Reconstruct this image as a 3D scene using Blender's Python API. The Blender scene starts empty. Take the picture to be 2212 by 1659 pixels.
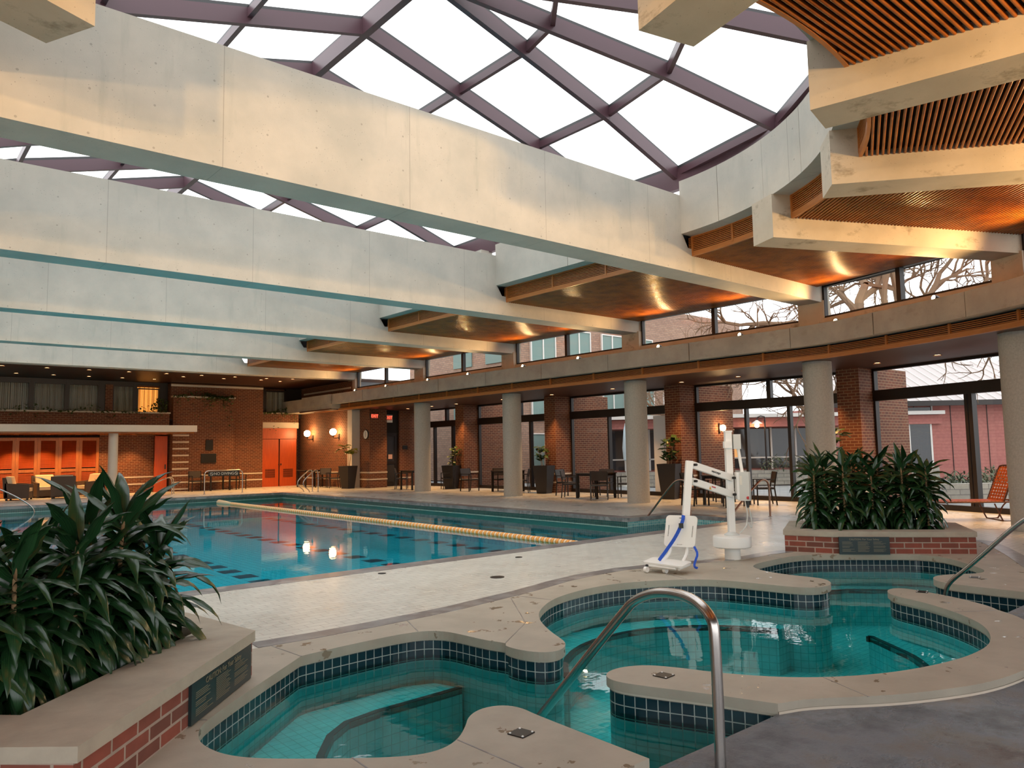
import bpy, math, random
from mathutils import Vector, Matrix
from mathutils.geometry import tessellate_polygon
random.seed(7)
PI = math.pi
SC = bpy.context.scene
COL = SC.collection
# ------------------------------------------------------------------ camera, world, exposure
cam_d = bpy.data.cameras.new('camera'); cam = bpy.data.objects.new('camera', cam_d); COL.objects.link(cam)
cam_d.sensor_width = 36; cam_d.lens = 36 * 1640.5 / 2212; cam_d.clip_end = 300; cam_d.clip_start = 0.05
yaw, pit, rol = math.radians(40.41), math.radians(4.968), math.radians(-0.9988)
fw = Vector((math.sin(yaw) * math.cos(pit), math.cos(yaw) * math.cos(pit), math.sin(pit)))
rt = Vector((math.cos(yaw), -math.sin(yaw), 0)); up = rt.cross(fw)
r2 = rt * math.cos(rol) + up * math.sin(rol); u2 = up * math.cos(rol) - rt * math.sin(rol)
cam.matrix_world = Matrix(((r2.x, u2.x, -fw.x, 0), (r2.y, u2.y, -fw.y, 0), (r2.z, u2.z, -fw.z, 1.5), (0, 0, 0, 1)))
SC.camera = cam
SC.view_settings.view_transform = 'Standard'; SC.view_settings.look = 'None'
SC.view_settings.gamma = 1; SC.view_settings.use_curve_mapping = False
SC.view_settings.exposure = 0.0
SC.cycles.max_bounces = 10; SC.cycles.diffuse_bounces = 3; SC.cycles.glossy_bounces = 4
SC.cycles.transparent_max_bounces = 12; SC.cycles.transmission_bounces = 4
SC.cycles.sample_clamp_indirect = 6; SC.cycles.caustics_reflective = False; SC.cycles.caustics_refractive = False
SC.cycles.use_denoising = True
w = bpy.data.worlds.new('sky'); SC.world = w; w.use_nodes = True
bg = w.node_tree.nodes['Background']
bg.inputs[0].default_value = (0.96, 0.98, 1.0, 1); bg.inputs[1].default_value = 2.5

# ------------------------------------------------------------------ materials
def mat(name, col=(.5, .5, .5), rough=.6, metal=0, emit=None, es=0, spec=None, coat=0):
    m = bpy.data.materials.new(name); m.use_nodes = True
    b = m.node_tree.nodes['Principled BSDF']
    b.inputs['Base Color'].default_value = (*col, 1); b.inputs['Roughness'].default_value = rough
    b.inputs['Metallic'].default_value = metal
    if spec is not None: b.inputs['Specular IOR Level'].default_value = spec
    if coat: b.inputs['Coat Weight'].default_value = coat; b.inputs['Coat Roughness'].default_value = .08
    if emit: b.inputs['Emission Color'].default_value = (*emit, 1); b.inputs['Emission Strength'].default_value = es
    return m
class N:
    def __init__(s, m): s.nt = m.node_tree; s.b = s.nt.nodes['Principled BSDF']
    def n(s, t, **kw):
        x = s.nt.nodes.new(t)
        for k, v in kw.items():
            if k in ('ins',):
                for kk, vv in v.items(): x.inputs[kk].default_value = vv
            else: setattr(x, k, v)
        return x
    def l(s, a, b): s.nt.links.new(a, b)
    def uv(s, scale=(1, 1, 1), obj=False):
        tc = s.n('ShaderNodeTexCoord'); mp = s.n('ShaderNodeMapping'); mp.inputs['Scale'].default_value = scale
        if obj:
            ge = s.n('ShaderNodeNewGeometry'); s.l(ge.outputs['Position'], mp.inputs[0])
        else: s.l(tc.outputs['UV'], mp.inputs[0])
        return mp.outputs[0]
    def noise(s, vec, scale, detail=4, rough=.55):
        x = s.n('ShaderNodeTexNoise'); x.inputs['Scale'].default_value = scale; x.inputs['Detail'].default_value = detail
        x.inputs['Roughness'].default_value = rough; s.l(vec, x.inputs['Vector']); return x.outputs['Fac']
    def ramp(s, fac, stops):
        x = s.n('ShaderNodeValToRGB'); e = x.color_ramp.elements
        while len(e) < len(stops): e.new(0.5)
        for i, (p, c) in enumerate(stops): e[i].position = p; e[i].color = (*c, 1)
        s.l(fac, x.inputs[0]); return x.outputs[0]
    def mix(s, a, b, fac, mode='MIX'):
        x = s.n('ShaderNodeMix', data_type='RGBA', blend_type=mode)
        if isinstance(fac, (int, float)): x.inputs[0].default_value = fac
        else: s.l(fac, x.inputs[0])
        for k, v in ((6, a), (7, b)):
            if isinstance(v, tuple): x.inputs[k].default_value = (*v, 1)
            else: s.l(v, x.inputs[k])
        return x.outputs[2]
    def bump(s, h, st=.3, dist=.01):
        x = s.n('ShaderNodeBump'); x.inputs['Strength'].default_value = st; x.inputs['Distance'].default_value = dist
        s.l(h, x.inputs['Height']); s.l(x.outputs[0], s.b.inputs['Normal'])
    def color(s, c): s.l(c, s.b.inputs['Base Color'])
def concrete(name, c1, c2, pits=True, rough=.75, scale=1.3, dark=.55, stain=0):
    m = mat(name, c1, rough); k = N(m); v = k.uv(obj=True)
    col = k.ramp(k.noise(v, scale, 6, .6), [(.35, c2), (.65, c1)])
    if pits:
        vo = k.n('ShaderNodeTexVoronoi'); vo.inputs['Scale'].default_value = 26; k.l(v, vo.inputs['Vector'])
        pm = k.ramp(vo.outputs['Distance'], [(.07, (1, 1, 1)), (.15, (0, 0, 0))])
        gate = k.ramp(k.noise(v, 3.1, 3), [(.47, (0, 0, 0)), (.58, (1, 1, 1))])
        f = k.mix(pm, gate, 1.0, 'MULTIPLY')
        sep = k.n('ShaderNodeSeparateColor'); k.l(f, sep.inputs[0])
        col = k.mix(col, (c2[0] * dark, c2[1] * dark, c2[2] * dark), sep.outputs[0])
    if stain:
        st = k.ramp(k.noise(k.uv(scale=(.9, .9, 1.6), obj=True), 2.2, 8, .7), [(.56, (0, 0, 0)), (.68, (1, 1, 1))])
        sep = k.n('ShaderNodeSeparateColor'); k.l(st, sep.inputs[0])
        mu = k.n('ShaderNodeMath', operation='MULTIPLY'); k.l(sep.outputs[0], mu.inputs[0]); mu.inputs[1].default_value = stain
        col = k.mix(col, (c2[0] * .45, c2[1] * .42, c2[2] * .36), mu.outputs[0])
    k.color(col); k.bump(k.noise(v, 60, 3), .15, .004)
    return m
def brick(name, c1, c2, mortar, bw=.21, bh=.075, ms=.009, rough=.85, sc=1, offs=.5, bump=.5, tint=.35):
    m = mat(name, c1, rough); k = N(m); v = k.uv()
    b = k.n('ShaderNodeTexBrick'); b.offset = offs
    b.inputs['Scale'].default_value = sc; b.inputs['Brick Width'].default_value = bw; b.inputs['Row Height'].default_value = bh
    b.inputs['Mortar Size'].default_value = ms; b.inputs['Mortar Smooth'].default_value = .1; b.inputs['Bias'].default_value = 0
    b.inputs['Color1'].default_value = (*c1, 1); b.inputs['Color2'].default_value = (*c2, 1); b.inputs['Mortar'].default_value = (*mortar, 1)
    k.l(v, b.inputs['Vector'])
    nz = k.ramp(k.noise(v, 9, 4), [(.3, (.6, .6, .6)), (.7, (1.2, 1.2, 1.2))])
    k.color(k.mix(b.outputs['Color'], nz, tint, 'MULTIPLY'))
    inv = k.n('ShaderNodeMath', operation='SUBTRACT'); inv.inputs[0].default_value = 1; k.l(b.outputs['Fac'], inv.inputs[1])
    k.bump(inv.outputs[0], bump, .006)
    return m
def wood(name, c1, c2, rough=.35, scale=(3, 3, 40), spec=.5):
    m = mat(name, c1, rough, spec=spec); k = N(m); v = k.uv(scale=scale, obj=True)
    k.color(k.ramp(k.noise(v, 1.2, 5), [(.35, c2), (.65, c1)])); return m
def water(name, tint, ripple=.12, scale=3.0, dist=.02):
    m = bpy.data.materials.new(name); m.use_nodes = True; nt = m.node_tree; nt.nodes.remove(nt.nodes['Principled BSDF'])
    k = N.__new__(N); k.nt = nt
    out = nt.nodes['Material Output']
    tr = k.n('ShaderNodeBsdfTransparent'); tr.inputs[0].default_value = (*tint, 1)
    gl = k.n('ShaderNodeBsdfGlossy'); gl.inputs['Roughness'].default_value = .02
    fr = k.n('ShaderNodeFresnel'); fr.inputs[0].default_value = 1.33
    v = k.uv(scale=(1, 1, 1), obj=True)
    h = k.noise(v, scale, 3, .5)
    bp = k.n('ShaderNodeBump'); bp.inputs['Strength'].default_value = ripple; bp.inputs['Distance'].default_value = dist
    k.l(h, bp.inputs['Height']); k.l(bp.outputs[0], gl.inputs['Normal']); k.l(bp.outputs[0], fr.inputs['Normal'])
    ms = k.n('ShaderNodeMixShader'); k.l(fr.outputs[0], ms.inputs[0]); k.l(tr.outputs[0], ms.inputs[1]); k.l(gl.outputs[0], ms.inputs[2])
    k.l(ms.outputs[0], out.inputs[0]); return m
def glass(name, tint=(.97, .98, .97), refl=1.0, ior=1.5):
    m = bpy.data.materials.new(name); m.use_nodes = True; nt = m.node_tree; nt.nodes.remove(nt.nodes['Principled BSDF'])
    k = N.__new__(N); k.nt = nt; out = nt.nodes['Material Output']
    tr = k.n('ShaderNodeBsdfTransparent'); tr.inputs[0].default_value = (*tint, 1)
    gl = k.n('ShaderNodeBsdfGlossy'); gl.inputs['Roughness'].default_value = .01
    lw = k.n('ShaderNodeLayerWeight'); lw.inputs[0].default_value = .5
    pw = k.n('ShaderNodeMath', operation='POWER'); k.l(lw.outputs['Facing'], pw.inputs[0]); pw.inputs[1].default_value = 5
    fr = k.n('ShaderNodeMath', operation='MULTIPLY_ADD'); k.l(pw.outputs[0], fr.inputs[0]); fr.inputs[1].default_value = .55 * refl; fr.inputs[2].default_value = .06 * refl
    ms = k.n('ShaderNodeMixShader'); k.l(fr.outputs[0], ms.inputs[0]); k.l(tr.outputs[0], ms.inputs[1]); k.l(gl.outputs[0], ms.inputs[2])
    k.l(ms.outputs[0], out.inputs[0]); return m
M = {}
M['conc'] = concrete('pale_concrete', (.56, .52, .45), (.46, .44, .385))
def form_marks(m):
    k = N(m); src = [l.from_socket for l in m.node_tree.links if l.to_socket == k.b.inputs['Base Color']][0]
    def mth(op, a_, b_=None):
        x = k.n('ShaderNodeMath', operation=op)
        for i_, q_ in ((0, a_), (1, b_)):
            if q_ is None: continue
            if isinstance(q_, (int, float)): x.inputs[i_].default_value = q_
            else: k.l(q_, x.inputs[i_])
        return x.outputs[0]
    ge = k.n('ShaderNodeNewGeometry'); sp = k.n('ShaderNodeSeparateXYZ'); k.l(ge.outputs['Position'], sp.inputs[0])
    X, Z = sp.outputs[0], sp.outputs[2]
    fx = mth('SUBTRACT', mth('FRACT', mth('MULTIPLY', mth('ADD', X, 20.3), 1 / 2.44)), .5)
    line = mth('LESS_THAN', mth('ABSOLUTE', fx), .0022)
    hx = mth('MULTIPLY', mth('SUBTRACT', mth('FRACT', mth('MULTIPLY', mth('ADD', X, 20.1), 1 / .61)), .5), .61)
    hz = mth('MULTIPLY', mth('SUBTRACT', mth('FRACT', mth('MULTIPLY', mth('ADD', Z, .12), 1 / .46)), .5), .46)
    hole = mth('LESS_THAN', mth('ADD', mth('MULTIPLY', hx, hx), mth('MULTIPLY', hz, hz)), .00016)
    f = mth('MINIMUM', mth('ADD', mth('MULTIPLY', line, .45), mth('MULTIPLY', hole, .5)), 1.0)
    st = k.ramp(k.noise(k.uv(scale=(2.5, 1, .35), obj=True), 2.0, 6, .6), [(.60, (0, 0, 0)), (.72, (1, 1, 1))]); se = k.n('ShaderNodeSeparateColor'); k.l(st, se.inputs[0])
    c_ = k.mix(src, (.34, .35, .30), mth('MULTIPLY', se.outputs[0], .35))
    k.color(k.mix(c_, (.20, .18, .15), f))
form_marks(M['conc'])
M['conc_stub'] = concrete('stained_concrete', (.55, .48, .38), (.45, .39, .30), stain=.8)
M['conc_fascia'] = concrete('fascia_concrete', (.40, .365, .30), (.32, .29, .24), scale=2, stain=.3)
M['conc_col'] = concrete('exposed_aggregate_concrete', (.44, .41, .35), (.36, .34, .29), scale=30)
M['conc_light'] = concrete('smooth_concrete', (.58, .52, .44), (.52, .47, .40), pits=False)
M['coping'] = concrete('sandstone_coping', (.41, .365, .29), (.34, .30, .235), pits=False, scale=2.5)
def wetten(m, lo=.12, hi=.55, s=1.4):
    k = N(m); v = k.uv(scale=(1, .8, 1), obj=True)
    f = k.ramp(k.noise(v, s, 4, .5), [(.38, (hi, hi, hi)), (.68, (lo, lo, lo))])
    k.l(f, k.b.inputs['Roughness'])
    return f
def coping_puddles(m):
    k = N(m); v = k.uv(obj=True); old = m.node_tree.links
    src = [l.from_socket for l in m.node_tree.links if l.to_socket == k.b.inputs['Base Color']][0]
    f = k.ramp(k.noise(v, 4.2, 5, .6), [(.625, (0, 0, 0)), (.64, (1, 1, 1))])
    sep = k.n('ShaderNodeSeparateColor'); k.l(f, sep.inputs[0])
    k.color(k.mix(src, (.26, .20, .14), sep.outputs[0]))
    r = k.ramp(sep.outputs[0], [(0, (.55, .55, .55)), (1, (.06, .06, .06))]); k.l(r, k.b.inputs['Roughness'])
coping_puddles(M['coping'])
M['brick_in'] = brick('interior_brick', (.155, .040, .015), (.095, .025, .011), (.25, .145, .08), bw=.2, bh=.072)
M['brick_planter'] = brick('planter_brick', (.27, .068, .042), (.15, .052, .035), (.38, .29, .23), bw=.23, bh=.077, ms=.008, bump=.8)
M['brick_out'] = brick('exterior_brick', (.36, .22, .15), (.28, .16, .11), (.17, .13, .11), bw=.28, bh=.1)
M['band'] = concrete('limestone_band', (.62, .53, .43), (.56, .48, .38), pits=False)
M['deck'] = brick('deck_tile', (.64, .64, .575), (.58, .58, .52), (.36, .34, .30), bw=.2, bh=.1, ms=.0035, rough=.3, bump=.12, tint=.25)
wetten(M['deck'], .24, .36)
m = mat('slate_floor', (.11, .105, .115), .35); k = N(m); v = k.uv(obj=True)
c = k.ramp(k.noise(v, 1.6, 8, .65), [(.32, (.08, .09, .11)), (.48, (.27, .29, .335)), (.6, (.28, .25, .23)), (.72, (.11, .055, .045))])
k.color(c); k.l(k.ramp(k.noise(v, 1.1, 5), [(.45, (.38, .38, .38)), (.6, (.10, .10, .10))]), k.b.inputs['Roughness']); k.bump(k.noise(k.uv(scale=(1, 1.8, 1), obj=True), 30, 6, .7), 1.0, .05)
M['slate'] = m
m = mat('grey_stone_strip', (.2, .19, .19), .3); k = N(m); v = k.uv(obj=True)
k.color(k.ramp(k.noise(v, 2.4, 6, .6), [(.4, (.25, .25, .25)), (.55, (.15, .14, .14)), (.62, (.3, .29, .28))])); M['strip'] = m
def tile(name, c1, c2, mortar, s, ms=.004, rough=.25): return brick(name, c1, c2, mortar, bw=s, bh=s, ms=ms, rough=rough, offs=0, bump=.2, tint=.3)
M['tile_navy'] = tile('navy_tile', (.006, .026, .040), (.010, .036, .052), (.42, .45, .42), .076, .0035, .15)
M['tile_spa'] = tile('spa_tile', (.20, .80, .80), (.18, .76, .78), (.12, .55, .56), .076)
M['tile_pool'] = tile('pool_tile', (.16, .78, .88), (.13, .72, .84), (.08, .5, .62), .15, .01)
M['tile_green'] = tile('dark_green_tile', (.02, .07, .065), (.03, .09, .08), (.08, .13, .12), .06)
M['tile_aqua'] = tile('aqua_tile', (.22, .48, .48), (.10, .34, .36), (.5, .62, .58), .06, .004)
M['lane'] = mat('lane_tile', (.006, .02, .05), .3)
M['trim_dark'] = mat('bench_edge_tile', (.012, .03, .04), .3)
M['pool_water'] = water('pool_water', (.34, .95, 1.0), .06, 5.0, .012)
M['spa_water'] = water('spa_water', (.48, .96, .96), .10, 3.2, .02)
M['slat'] = wood('varnished_cedar', (.35, .105, .014), (.20, .055, .008), .24, (3, 3, 40), .3)
M['trimwood'] = wood('oiled_cedar', (.46, .17, .04), (.38, .13, .03), .4)
M['boards'] = wood('dark_soffit_boards', (.06, .022, .012), (.04, .015, .008), .42, (40, 3, 3), .3)
M['dark'] = mat('black_void', (.012, .010, .009), .9)
M['frame'] = mat('dark_bronze_frame', (.022, .016, .014), .4, .3)
M['steel_p'] = mat('mauve_painted_steel', (.095, .046, .058), .35)
M['cap'] = mat('dark_glazing_cap', (.03, .03, .032), .4)
M['glass'] = glass('clear_glass'); M['glass_roof'] = glass('skylight_glass', (.98, .985, .98), refl=.3)
m = mat('fogged_glass', (.75, .78, .8), .35); m.node_tree.nodes['Principled BSDF'].inputs['Alpha'].default_value = .75; M['fog'] = m
M['steel_b'] = mat('bronze_tinted_steel', (.36, .22, .16), .3, 1)
M['steel'] = mat('brushed_stainless', (.50, .46, .43), .24, 1)
M['white'] = mat('white_powder_coat', (.80, .80, .76), .35)
M['grey_pl'] = mat('pale_grey_plastic', (.58, .60, .57), .45)
M['black'] = mat('black_plastic', (.015, .015, .015), .5)
M['blue'] = mat('blue_webbing', (.012, .08, .50), .7)
M['red'] = mat('red_button', (.5, .02, .02), .4); M['yellow'] = mat('yellow_label', (.75, .4, .03), .5)
M['chair'] = mat('dark_chair_frame', (.012, .009, .008), .4, .2); M['sling'] = mat('dark_chair_slats', (.022, .014, .010), .5)
M['tabletop'] = mat('glossy_dark_tabletop', (.06, .05, .045), .12)
M['pot'] = mat('dark_brown_pot', (.013, .009, .008), .45)
m = mat('dracaena_leaf', (.03, .09, .03), .26); k = N(m); v = k.uv(scale=(40, .3, 1))
oi = k.n('ShaderNodeObjectInfo')
cc = k.ramp(k.noise(v, 1.0, 2), [(.35, (.006, .030, .012)), (.65, (.022, .070, .020))]); k.color(cc)
M['leaf'] = m
M['leaf_y'] = mat('yellow_green_leaf', (.16, .17, .02), .4); M['leaf_g'] = mat('broad_green_leaf', (.035, .075, .018), .4)
M['ivy'] = mat('ivy_leaf', (.05, .075, .014), .5); M['cane'] = mat('tan_cane', (.32, .19, .09), .8); M['soil'] = mat('dark_soil', (.012, .009, .007), 1)
M['door_red'] = wood('stained_door', (.50, .075, .012), (.42, .06, .01), .4, (20, 20, 2))
M['lamp'] = mat('lamp_lens', (1, .8, .5), .5, emit=(1, .72, .40), es=25)
M['globe'] = mat('opal_globe', (1, .9, .8), .5, emit=(1, .58, .24), es=80)
M['exit'] = mat('lit_exit_letters', (1, .1, .05), .5, emit=(1, .10, .05), es=3)
M['exit_bg'] = mat('lit_exit_panel', (.45, .12, .08), .5, emit=(1, .2, .12), es=.12)
M['plaque'] = mat('dark_green_plaque', (.012, .028, .030), .35); M['gold'] = mat('tan_lettering', (.24, .20, .12), .5)
M['bronze'] = mat('dark_bronze_plate', (.03, .028, .025), .4, .6)
M['orange_float'] = mat('orange_lane_disc', (.85, .36, .07), .4); M['cream_float'] = mat('cream_lane_disc', (.85, .62, .38), .4)
m = mat('sheer_curtain', (.42, .38, .30), .9); k = N(m); wv = k.n('ShaderNodeTexWave'); wv.inputs['Scale'].default_value = 3.2; wv.inputs['Distortion'].default_value = 3
k.l(k.uv(scale=(1, .04, 1)), wv.inputs['Vector']); k.color(k.ramp(wv.outputs['Fac'], [(.2, (.22, .19, .15)), (.8, (.45, .42, .34))])); k.bump(wv.outputs['Fac'], .5, .03); M['curtain'] = m
m = mat('lit_curtain', (.6, .35, .1), .9); k = N(m); wv = k.n('ShaderNodeTexWave'); wv.inputs['Scale'].default_value = 3.4; wv.inputs['Distortion'].default_value = 2.5
k.l(k.uv(scale=(1, .04, 1)), wv.inputs['Vector']); c = k.ramp(wv.outputs['Fac'], [(.2, (.25, .08, .01)), (.8, (1, .48, .10))]); k.color(c); k.l(c, k.b.inputs['Emission Color']); k.b.inputs['Emission Strength'].default_value = .9; M['curtain_lit'] = m
M['wicker'] = mat('dark_wicker', (.07, .045, .03), .7); M['cream'] = mat('cream_cushion', (.70, .55, .36), .85)
M['strap'] = mat('orange_vinyl_strap', (.42, .10, .03), .4); M['brown_metal'] = mat('brown_tube', (.10, .04, .025), .35, .5)
M['louver'] = wood('louver_wood', (.42, .14, .03), (.34, .11, .022), .4, (20, 20, 3))
M['siding'] = brick('red_siding', (.42, .155, .13), (.40, .145, .125), (.30, .10, .09), bw=30, bh=.13, ms=.006, offs=0, bump=.3)
M['roof_metal'] = mat('pale_metal_roof', (.42, .37, .36), .5); M['white_frame'] = mat('white_frame', (.7, .66, .62), .5)
M['patio'] = concrete('patio_paving', (.30, .31, .31), (.24, .25, .25), pits=False)
M['stone'] = brick('rubble_stone', (.42, .38, .31), (.32, .29, .25), (.2, .18, .16), bw=.5, bh=.14, ms=.012)
M['bark'] = mat('bark', (.20, .12, .07), .9); M['teal'] = mat('teal_curtain', (.16, .24, .22), .8); M['win_dark'] = mat('dark_window_glass', (.04, .04, .045), .08)
M['warm_room'] = mat('lit_room_wall', (.8, .4, .15), .8, emit=(1, .5, .18), es=.5)
M['shrub'] = mat('grey_green_shrub', (.10, .12, .07), .9); M['cloth'] = mat('pale_blue_cloth', (.55, .68, .75), .8)
M['urn'] = mat('green_glazed_ceramic', (.09, .17, .13), .2)
M['clockface'] = mat('clock_face', (.7, .68, .6), .5); M['paper'] = mat('pink_paper', (.7, .45, .38), .7)

# ------------------------------------------------------------------ mesh helpers
class MB:
    def __init__(s): s.v = []; s.f = []; s.uvf = {}
    def add(s, vs, fs, uvs=None):
        o = len(s.v); s.v += [Vector(p) for p in vs]
        for i, f in enumerate(fs):
            if uvs: s.uvf[len(s.f)] = uvs[i]
            s.f.append([o + j for j in f])
        return s
    def box(s, x0, x1, y0, y1, z0, z1):
        v = [(x, y, z) for z in (z0, z1) for y in (y0, y1) for x in (x0, x1)]
        return s.add(v, [(0, 2, 3, 1), (4, 5, 7, 6), (0, 1, 5, 4), (1, 3, 7, 5), (3, 2, 6, 7), (2, 0, 4, 6)])
    def obox(s, c, sx, sy, sz, rz=0, m=None):
        R = m if m is not None else Matrix.Rotation(rz, 3, 'Z')
        v = [Vector(c) + R @ Vector((x * sx / 2, y * sy / 2, z * sz / 2)) for z in (-1, 1) for y in (-1, 1) for x in (-1, 1)]
        return s.add(v, [(0, 2, 3, 1), (4, 5, 7, 6), (0, 1, 5, 4), (1, 3, 7, 5), (3, 2, 6, 7), (2, 0, 4, 6)])
    def bar(s, a, b, w, h, upv=(0, 0, 1)):
        a, b = Vector(a), Vector(b); d = (b - a).normalized(); u = Vector(upv); sd = d.cross(u)
        if sd.length < 1e-4: sd = d.cross(Vector((1, 0, 0)))
        sd.normalize(); u = sd.cross(d); v = []
        for p in (a, b):
            for q in ((-1, -1), (1, -1), (1, 1), (-1, 1)): v.append(p + sd * q[0] * w / 2 + u * q[1] * h / 2)
        return s.add(v, [(3, 2, 1, 0), (4, 5, 6, 7), (0, 1, 5, 4), (1, 2, 6, 5), (2, 3, 7, 6), (3, 0, 4, 7)])
    def prism(s, poly, z0, z1, holes=()):
        loops = [list(poly)] + [list(h) for h in holes]; pts = [p for L in loops for p in L]; n = len(pts)
        tris = tessellate_polygon([[Vector((p[0], p[1], 0)) for p in L] for L in loops])
        s.add([(p[0], p[1], z1) for p in pts], [t if _ccw(pts, t) else t[::-1] for t in tris])
        s.add([(p[0], p[1], z0) for p in pts], [t[::-1] if _ccw(pts, t) else t for t in tris])
        for li, L in enumerate(loops):
            a = _area(L); cw = a < 0
            if li > 0: cw = not cw
            m_ = len(L); vs = [(p[0], p[1], z0) for p in L] + [(p[0], p[1], z1) for p in L]; fs = []
            for i in range(m_):
                j = (i + 1) % m_; f = (i, j, m_ + j, m_ + i); fs.append(f[::-1] if cw else f)
            s.add(vs, fs)
        return s
    def sheet(s, poly, z, holes=(), flip=False):
        loops = [list(poly)] + [list(h) for h in holes]; pts = [p for L in loops for p in L]
        tris = tessellate_polygon([[Vector((p[0], p[1], 0)) for p in L] for L in loops])
        return s.add([(p[0], p[1], z) for p in pts], [t if _ccw(pts, t) != flip else t[::-1] for t in tris])
    def wall(s, pts, z0, z1, closed=False, flip=False):
        n = len(pts); u = 0
        for i in range(n if closed else n - 1):
            a, b = pts[i], pts[(i + 1) % n]; L = math.hypot(b[0] - a[0], b[1] - a[1])
            q = [(a[0], a[1], z0), (b[0], b[1], z0), (b[0], b[1], z1), (a[0], a[1], z1)]; uv = [(u, z0), (u + L, z0), (u + L, z1), (u, z1)]
            f = (0, 1, 2, 3)
            if flip: f = f[::-1]; uv = uv[::-1]
            s.add(q, [f], [uv]); u += L
        return s
    def sweep(s, inner, outer, z0, z1):
        n = len(inner); v = []
        for i in range(n):
            a, b = inner[i], outer[i]; v += [(a[0], a[1], z0), (b[0], b[1], z0), (b[0], b[1], z1), (a[0], a[1], z1)]
        f = [(0, 1, 2, 3), tuple(4 * (n - 1) + k for k in (3, 2, 1, 0))]
        for i in range(n - 1):
            for k in range(4):
                a, b = 4 * i + k, 4 * i + (k + 1) % 4; f.append((a, a + 4, b + 4, b))
        return s.add(v, f)
    def tube(s, pts, r, n=10, r1=None, caps=True):
        pts = [Vector(p) for p in pts]; m_ = len(pts); v = []; f = []; ref = None
        for i, p in enumerate(pts):
            d = (pts[min(i + 1, m_ - 1)] - pts[max(i - 1, 0)]).normalized()
            if ref is None: ref = d.orthogonal().normalized()
            ref = (ref - d * ref.dot(d)).normalized(); sd = d.cross(ref)
            rr = r if r1 is None else r + (r1 - r) * i / (m_ - 1)
            for k in range(n):
                a = 2 * PI * k / n; v.append(p + ref * math.cos(a) * rr + sd * math.sin(a) * rr)
        for i in range(m_ - 1):
            for k in range(n): f.append((i * n + k, i * n + (k + 1) % n, (i + 1) * n + (k + 1) % n, (i + 1) * n + k))
        if caps: f.append(tuple(range(n - 1, -1, -1))); f.append(tuple((m_ - 1) * n + k for k in range(n)))
        return s.add(v, f)
    def lathe(s, prof, c=(0, 0, 0), n=24, m=None):
        v = []; f = []
        for (r, z) in prof:
            for k in range(n):
                a = 2 * PI * k / n; p = Vector((r * math.cos(a), r * math.sin(a), z)); v.append(Vector(c) + (m @ p if m is not None else p))
        for i in range(len(prof) - 1):
            for k in range(n): f.append((i * n + k, i * n + (k + 1) % n, (i + 1) * n + (k + 1) % n, (i + 1) * n + k))
        if prof[0][0] > 1e-5: f.append(tuple(range(n - 1, -1, -1)))
        if prof[-1][0] > 1e-5: f.append(tuple((len(prof) - 1) * n + k for k in range(n)))
        return s.add(v, f)
    def build(s, name, m, parent=None, origin=None, smooth=False, label=None, world=False, **props):
        me = bpy.data.meshes.new(name)
        if origin is None and (parent is None or world): origin = _base(s.v)
        o_ = Vector(origin) if origin is not None else Vector((0, 0, 0))
        me.from_pydata([tuple(p - o_) for p in s.v], [], s.f)
        uvl = me.uv_layers.new(name='UVMap').data
        li = 0
        for fi, f in enumerate(s.f):
            if fi in s.uvf:
                for k, u in enumerate(s.uvf[fi]): uvl[li + k].uv = u
                li += len(f); continue
            a, b, c = s.v[f[0]], s.v[f[1]], s.v[f[2]]; nn = (b - a).cross(c - a)
            if len(f) > 3 and nn.length < 1e-9: nn = (c - b).cross(s.v[f[3]] - b)
            if nn.length > 0: nn.normalize()
            if abs(nn.z) > .7:
                for k, vi in enumerate(f): uvl[li + k].uv = (s.v[vi].x, s.v[vi].y)
            else:
                t = Vector((-nn.y, nn.x, 0)).normalized() if nn.xy.length > 1e-6 else Vector((1, 0, 0))
                for k, vi in enumerate(f): uvl[li + k].uv = (s.v[vi].dot(t), s.v[vi].z)
            li += len(f)
        me.materials.append(M[m] if isinstance(m, str) else m)
        if smooth:
            me.polygons.foreach_set('use_smooth', [True] * len(me.polygons))
            try: me.set_sharp_from_angle(angle=math.radians(smooth if smooth is not True else 40))
            except Exception: pass
        me.validate(); me.update()
        o = bpy.data.objects.new(name, me); COL.objects.link(o); o.location = o_
        if parent is not None:
            o.parent = parent
            if world: o.location = o_ - parent.location
        if label: o['label'] = label
        for k_, v_ in props.items(): o[k_] = v_
        return o
def _ccw(pts, t):
    a, b, c = (pts[i] for i in t); return (b[0] - a[0]) * (c[1] - a[1]) - (b[1] - a[1]) * (c[0] - a[0]) > 0
def _area(L): return sum(L[i][0] * L[(i + 1) % len(L)][1] - L[(i + 1) % len(L)][0] * L[i][1] for i in range(len(L))) / 2
def _base(v):
    xs = [p.x for p in v]; ys = [p.y for p in v]; return ((min(xs) + max(xs)) / 2, (min(ys) + max(ys)) / 2, min(p.z for p in v))
def thing(name, label, cat, loc=(0, 0, 0), rz=0, group=None):
    o = bpy.data.objects.new(name, None); COL.objects.link(o); o.location = loc; o.rotation_euler = (0, 0, rz)
    o.empty_display_size = .1; o['label'] = label; o['category'] = cat
    if group: o['group'] = group
    return o
def tag(o, label, cat, group=None):
    o['label'] = label; o['category'] = cat
    if group: o['group'] = group
    return o
def struct(o, label=None):
    o['kind'] = 'structure'
    if label: o['label'] = label
    return o
def dup(root, loc, rz, label=None, group=None, scale=None):
    r = root.copy(); COL.objects.link(r); r.location = loc; r.rotation_euler = (0, 0, rz)
    if scale: r.scale = (scale,) * 3
    if label: r['label'] = label
    if group: r['group'] = group
    for ch in list(root.children):
        c_ = ch.copy(); COL.objects.link(c_); c_.parent = r
        for g in list(ch.children):
            d = g.copy(); COL.objects.link(d); d.parent = c_
    return r
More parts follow.
